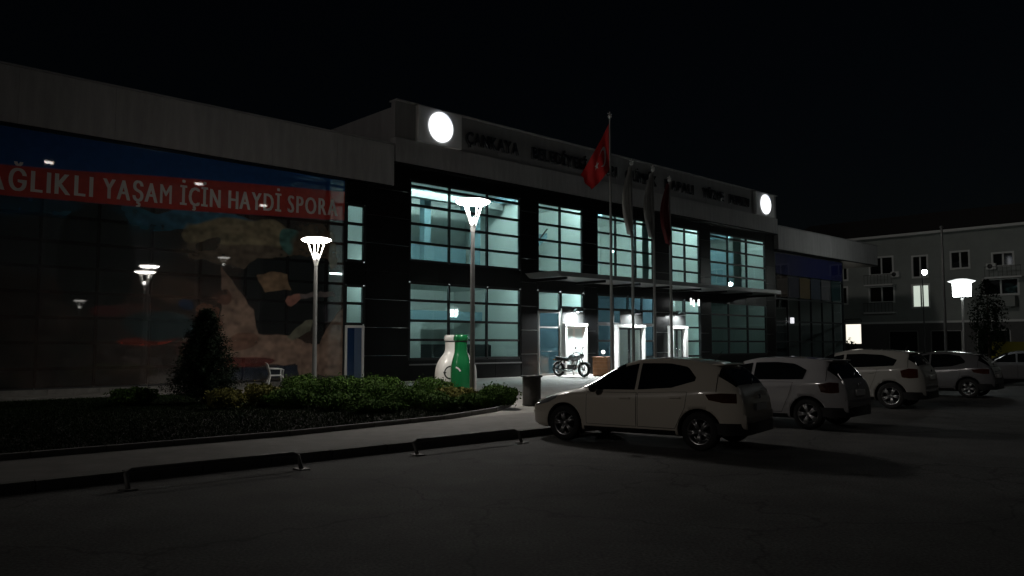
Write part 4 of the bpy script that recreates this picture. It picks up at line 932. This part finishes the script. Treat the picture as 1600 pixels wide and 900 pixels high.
suv = dict(wagon); suv.update(L=4.38, W=1.84, paint=W_SUV, mirror=W_SUV, rw=.63, wr=.355, fo=.90, ro=.84, pz=.80, sp=3.95, mx=1.5,
    tx=[0, .03, .12, .35, .75, 1.15, 1.6, 2.05, 2.4, 2.85, 3.4, 3.90, 4.06, 4.22, 4.32, 4.37, 4.38], tz=[.62, .76, .88, .96, 1.04, 1.10, 1.33, 1.53, 1.60, 1.62, 1.60, 1.54, 1.40, 1.18, 1.02, .85, .68],
    wx=[0, 1, 2, 3, 3.8, 4.38], wz=[.70, 1.0, 1.05, 1.09, 1.13, 1.08],
    win=[([(1.42, 1.09), (2.28, 1.10)], [(1.42, 1.105), (1.72, 1.27), (2.02, 1.41), (2.28, 1.46)]), ([(2.35, 1.105), (2.9, 1.12), (3.62, 1.17)], [(2.35, 1.47), (2.8, 1.485), (3.32, 1.46), (3.70, 1.33)])],
    doors=[([(1.36, .40), (2.32, .40)], [(1.36, 1.03), (2.32, 1.05)]), ([(2.34, .40), (2.96, .40), (3.12, .78)], [(2.34, 1.05), (3.0, 1.07), (3.22, 1.07)])],
    head=([(.10, .74), (.45, .80), (.62, .86)], [(.16, .84), (.45, .92), (.66, .95)]), tail=([(3.84, .86), (4.02, .84), (4.22, .86)], [(3.80, 1.04), (4.0, 1.10), (4.21, 1.09)]), rwin=(3.97, 4.21))
c3 = build_car("parked_car", suv)
g4 = dict(hatch); g4.update(paint=W_GREY, mirror=W_GREY); c4 = build_car("parked_car", g4)
g5 = dict(wagon); g5.update(paint=W_GREY, mirror=W_GREY); c5 = build_car("parked_car", g5)
def put_car(o, P, rear, hd, label):      # rear = ground point of the rear wheel on the camera side
    ang = R(hd); fx_, fy_ = math.cos(ang), math.sin(ang); L = P['L']
    xr = L / 2 - (L - P['ro']); yr = P['W'] / 2          # left side faces the camera
    o.location = (rear[0] - (fx_ * xr - fy_ * yr), rear[1] - (fy_ * xr + fx_ * yr), 0); o.rotation_euler[2] = ang
    tag(o, label, "car", "cars parked nose to the kerb")
put_car(c1, hatch, (3.06, 13.2), 145, "nearest white hatchback with black mirrors, parked in front of the entrance")
put_car(c2, wagon, (6.06, 16.5), 138, "pearl white hatchback, second car from the left")
put_car(c3, suv, (10.28, 21.8), 140, "tall cream white car, third car from the left")
put_car(c4, g4, (14.9, 26.2), 138, "grey hatchback, second car from the right edge")
put_car(c5, g5, (22.4, 33.2), 150, "grey car cut off by the right edge of the picture")

# ------------------------------------------------------------------ apartments on the right
APX, APY = 42.0, 75.0; APD = (.687, -.727)
ap = thing("apartment_block", "dim three-storey apartment block with one lit window behind the lantern lamp", "building", (APX, APY, 0), math.atan2(APD[1], APD[0]))
ap_w = mat("pale green render", (.30, .325, .31), .85, noise=.12, nscale=.5); ap_t = mat("window surround", (.70, .71, .70), .7)
def ray(px, py):
    c, s = math.cos(R(4.043)), math.sin(R(4.043)); v = ((px - 800) / 1245, 1, -(py - 450) / 1245); return (v[0], v[1] * c - v[2] * s, v[1] * s + v[2] * c)
def aps(px, py):
    rx, ry, rz_ = ray(px, py); # solve t*r = P + s*D
    det = rx * -APD[1] - ry * -APD[0]; t_ = (APX * -APD[1] - APY * -APD[0]) / det; s = (t_ * rx - APX) / APD[0]; return s, t_ * rz_ + CAM_H
WIN = [(1310, 1323, 405, 437), (1360, 1394, 403, 428), (1427, 1448, 401, 432), (1487, 1513, 394, 418), (1552, 1582, 396, 414), (1310, 1323, 450, 474), (1360, 1396, 449, 471), (1427, 1451, 446, 479), (1538, 1590, 437, 459)]
WS = []
for (x0, x1, y0, y1) in WIN:
    s0, za = aps(x0, (y0 + y1) / 2); s1, _ = aps(x1, (y0 + y1) / 2); _, z1 = aps((x0 + x1) / 2, y0); _, z0 = aps((x0 + x1) / 2, y1); WS.append((s0, s1, z0, z1))
for s0, s1 in ((9.5, 11.3), (13.5, 15.3), (17.5, 19.3), (22, 23.8)): WS += [(s0, s1, 9.0, 10.5), (s0, s1, 5.8, 7.3)]
S0, S1, HT = -17.5, 27.0, 12.4
# walls as strips around the openings, storey by storey
def wall_rows(z0, z1, ops):
    xs_ = sorted(ops); cur = S0; k = MB()
    for (a, c, d, e) in xs_:
        k.box(cur, a, 0, .3, z0, z1)
        if d > z0 + .01: k.box(a, c, 0, .3, z0, d)
        if e < z1 - .01: k.box(a, c, 0, .3, e, z1)
        cur = c
    k.box(cur, S1, 0, .3, z0, z1); return k
top_ops = [w for w in WS if w[2] > 8.0]; mid_ops = [w for w in WS if w[2] <= 8.0]
wall_rows(8.05, HT, top_ops).build("wall", ap_w, ap); wall_rows(3.9, 8.04, mid_ops).build("wall", ap_w, ap)
lit_s0, lz0 = aps(1322, 537); lit_s1, lz1 = aps(1345, 499)
gops = [(lit_s0, lit_s1, lz0, lz1)] + [(a, a + 2.6, .5, 3.0) for a in (-6.3, -2.4, 1.6, 5.4, 9.4, 13.4, 17.4, 21.4)]
wall_rows(0, 3.89, gops).build("wall", mat("dark shop wall", (.10, .10, .10), .8, noise=.2), ap)
MB().box(S0, S1, .3, 14, HT - .2, HT).build("roof_slab", ap_w, ap); MB().box(S0 - .3, S1 + .3, -.5, .6, HT + .003, HT + .25, bev=.03).build("cornice", ap_t, ap)
MB().prism([(S0 - .3, HT + .26), (S1 + .3, HT + .26), (S1 - 3, HT + 2.1), (S0 + 3, HT + 2.1)], .3, 12).build("roof", mat("dark roof tiles", (.012, .010, .010), .8), ap)
MB().box(S0, S1, 4, 4.2, 0, HT).build("inner_wall", mat("apartment interior", (.2, .2, .2), .8), ap); MB().box(S0, S1, -.06, 0, 3.8, 4.0).build("string_course", ap_t, ap)
dkpane = mat("dark pane", (.008, .01, .01), .06, coat=.5); litp = mat("lit curtain", (.8, .8, .76), .6, emit=(.86, .97, .84), estr=.62); shop = mat("lit shop display", (.8, .8, .76), .6, emit=(1, .95, .80), estr=1.15)
for i, (a, c, d, e) in enumerate(WS):
    fr = MB(); fr.box(a - .16, a, -.05, .12, d - .16, e + .16); fr.box(c, c + .16, -.05, .12, d - .16, e + .16); fr.box(a, c, -.048, .12, e, e + .16); fr.box(a, c, -.10, .12, d - .16, d)
    mid = (a + c) / 2; fr.box(mid - .07, mid + .07, .05, .15, d, e); fo = fr.build("window", ap_t, ap)
    for (p, q) in ((a, mid - .07), (mid + .07, c)): MB().box(p + .01, q - .01, .10, .115, d + .01, e - .01).build("pane", litp if i == 7 else dkpane, fo)
b = MB().box(*WS[8][:2], -1.0, -.06, WS[8][2] - 1.2, WS[8][2] - .25); b.build("balcony", ap_w, ap)
for (a, c, z0) in ((WS[4][0] - .5, WS[4][1] + .9, WS[4][2] - 1.1), (WS[1][0] - .3, WS[1][1] + .3, WS[1][2] - 1.1), (WS[6][0] - .3, WS[6][1] + .3, WS[6][2] - 1.1)):
    bo = MB().box(a, c, -1.05, -.01, z0 - .15, z0, bev=.01).build("balcony", ap_t, ap)
    for k in range(9): MB().box(a + .03 + (c - a - .08) * k / 8, a + .055 + (c - a - .08) * k / 8, -1.04, -1.0, z0, z0 + .9).build("baluster", M_BLACK, bo)
    MB().box(a, c, -1.06, -.99, z0 + .9, z0 + .95).build("hand_rail", M_BLACK, bo)
for k, (a, z) in enumerate(((-5.9, 8.4), (2.6, 8.6), (3.6, 5.0))):
    ac = MB().box(a, a + .8, -.36, -.02, z, z + .55, bev=.02).build("air_conditioner", ap_t, ap); MB().lathe([(0, 0), (.2, 0), (.22, .02)], 16, 'y', (a + .32, -.385, z + .28)).build("fan_grille", M_BLACK, ac)
for i, (a, c, d, e) in enumerate(gops):
    fo = MB().box(a - .08, a, -.04, .1, d, e).box(c, c + .08, -.04, .1, d, e).box(a, c, -.038, .1, e, e + .08).build("shop_window", M_POLE if i else M_BLACK, ap)
    MB().box(a, c, .08, .1, d, e).build("pane", shop if i == 0 else dkpane, fo)
# potted plant in front of the lit display
lx, ly = APX + APD[0] * (lit_s0 + .75) - .727 * .7, APY + APD[1] * (lit_s0 + .75) - .687 * .7
t = thing("potted_plant", "leafy plant silhouetted against the lit shop display", "plant", (lx, ly, 0), 0)
MB().lathe([(0, 0), (.2, 0), (.28, .45), (.25, .45)], 16).build("pot", M_BLACK, t)
Pp = rng.normal(0, 1, (160, 3)) * np.array([.30, .30, .36]) + np.array([0, 0, 1.55]); V, F = leaves(Pp, rng.normal(0, 1, (160, 3)), .26); raw("foliage", V, F, LM_DARK, t)
MB().tube([(0, 0, .4), (.03, 0, 1.0), (0, .02, 1.7)], [.03, .025, .01], 6).build("stem", mat("stem bark", (.06, .045, .03), .9), t)
# mast and small lamp on the right, dark tree, yellow sign
def at_depth(px, py, Y): r_ = ray(px, py); return r_[0] / r_[1] * Y, Y, r_[2] / r_[1] * Y + CAM_H
x, y, z = at_depth(1471, 356, 52); t = thing("mast", "tall slim bare pole left of the lantern lamp", "pole", (x, y, 0))
MB().lathe([(.2, 0), (.2, .05), (.1, .08), (.065, z)], 12).build("pole", M_POLE, t); MB().lathe([(.12, z), (.13, z + .05), (.1, z + .12), (0, z + .16)], 12).build("cap", M_POLE, t)
x, y, z = at_depth(1441, 426, 58); t = thing("small_street_lamp", "dark pole lamp with tiny bright head before the lit apartment window", "street lamp", (x, y, 0), R(40))
MB().lathe([(.1, 0), (.1, .04), (.06, .06), (.04, z - .1)], 10).build("pole", M_BLACK, t); MB().tube([(0, 0, z - .15), (.03, 0, z), (.2, 0, z + .05)], .03, 8).build("arm", M_BLACK, t)
MB().ball((.16, -.1, z + .03), (.24, .17, .19), 12).build("lens", mat("small lamp lens", (.9, .9, .9), .5, emit=(.93, 1, .95), estr=200), t)
x, y, z = at_depth(1541, 442, 46); t = thing("dark_tree", "slim dark tree right of the lantern lamp", "tree", (x, y, 0))
MB().tube([(0, 0, -.05), (.05, 0, 2), (0, 0, z - .4)], [.10, .07, .02], 8).build("trunk", mat("bark", (.05, .04, .03), .9), t)
nn_ = 3200; hz_ = rng.uniform(0, 1, nn_); aa = rng.uniform(0, 2 * np.pi, nn_); rr2 = 1.05 * np.sin(np.pi * (hz_ * .88 + .10)) ** .7 * rng.uniform(.3, 1, nn_) ** .5 * (.8 + .3 * np.sin(5 * aa + 9 * hz_))
Pp = np.stack([rr2 * np.cos(aa), rr2 * np.sin(aa), 1.1 + hz_ * (z - .9)], 1); V, F = leaves(Pp, Pp - np.array([0, 0, z / 2]), .17); raw("crown", V, F, LM_DARK, t)
x, y, z = at_depth(1574, 534, 48); t = thing("yellow_sign", "dim yellow board sign behind the dark car at right edge", "sign", (x, y, 0), R(-20))
MB().box(-1.0, 1.0, -.05, .05, .75, z, bev=.02).build("board", mat("yellow paint", (.34, .30, .03), .5), t)
for s in (-1, 1): MB().box(s * .8 - .04, s * .8 + .04, -.04, .04, 0, .748).build("leg", M_POLE, t)
# furniture behind the ground floor glass
def inner_thing(name, label, cat, u, d, z=.1, rz=0): return thing(name, label, cat, (*wp(u, d), z), RZ + rz)
t = inner_thing("wall_screen", "black television screen on the wall behind lower hall window", "screen", 4.0, -4.2, 2.0)
MB().box(-.55, .55, -.04, .06, 0, .72, bev=.015).build("bezel", M_BLACK, t); MB().box(-.51, .51, -.05, -.042, .04, .68).build("screen", M_CARGL, t)
for k, (uu_k, dd_k, rot) in enumerate(((5.3, -1.6, .2), (6.5, -2.0, -.3), (7.2, -1.2, 1.0))):
    t = inner_thing("office_chair", ["office chair silhouette beside the lamp pole, inside lower window", "middle office chair inside the lower hall window", "rightmost office chair inside the lower hall window"][k], "chair", uu_k, dd_k, .1, rot); t["group"] = "office chairs inside the hall"
    MB().box(-.25, .25, -.25, .25, .45, .54, bev=.03).build("seat", M_BLACK, t); MB().box(-.24, .24, .2, .27, .62, 1.62, bev=.04).build("backrest", M_BLACK, t)
    MB().tube([(0, 0, .08), (0, 0, .45)], .03, 8).build("column", M_BLACK, t); MB().tube([(0, .22, .5), (0, .25, .7)], .025, 6).build("back_bar", M_BLACK, t)
    for j in range(5): q = j * 2 * math.pi / 5; MB().tube([(0, 0, .1), (.28 * math.cos(q), .28 * math.sin(q), .04)], .022, 6).build("leg", M_BLACK, t)
t = inner_thing("reception_desk", "dark low desk along the lower hall window", "desk", 5.2, -1.0, .1)
MB().box(-1.9, 2.4, -.35, .35, .98, 1.03, bev=.01).build("top", M_BLACK, t); MB().box(-1.85, 2.35, -.3, -.26, .0, .975).build("front_panel", M_BLACK, t)
for s in (-1.85, 2.3): MB().box(s, s + .05, -.25, .3, 0, .97).build("side_panel", M_BLACK, t)
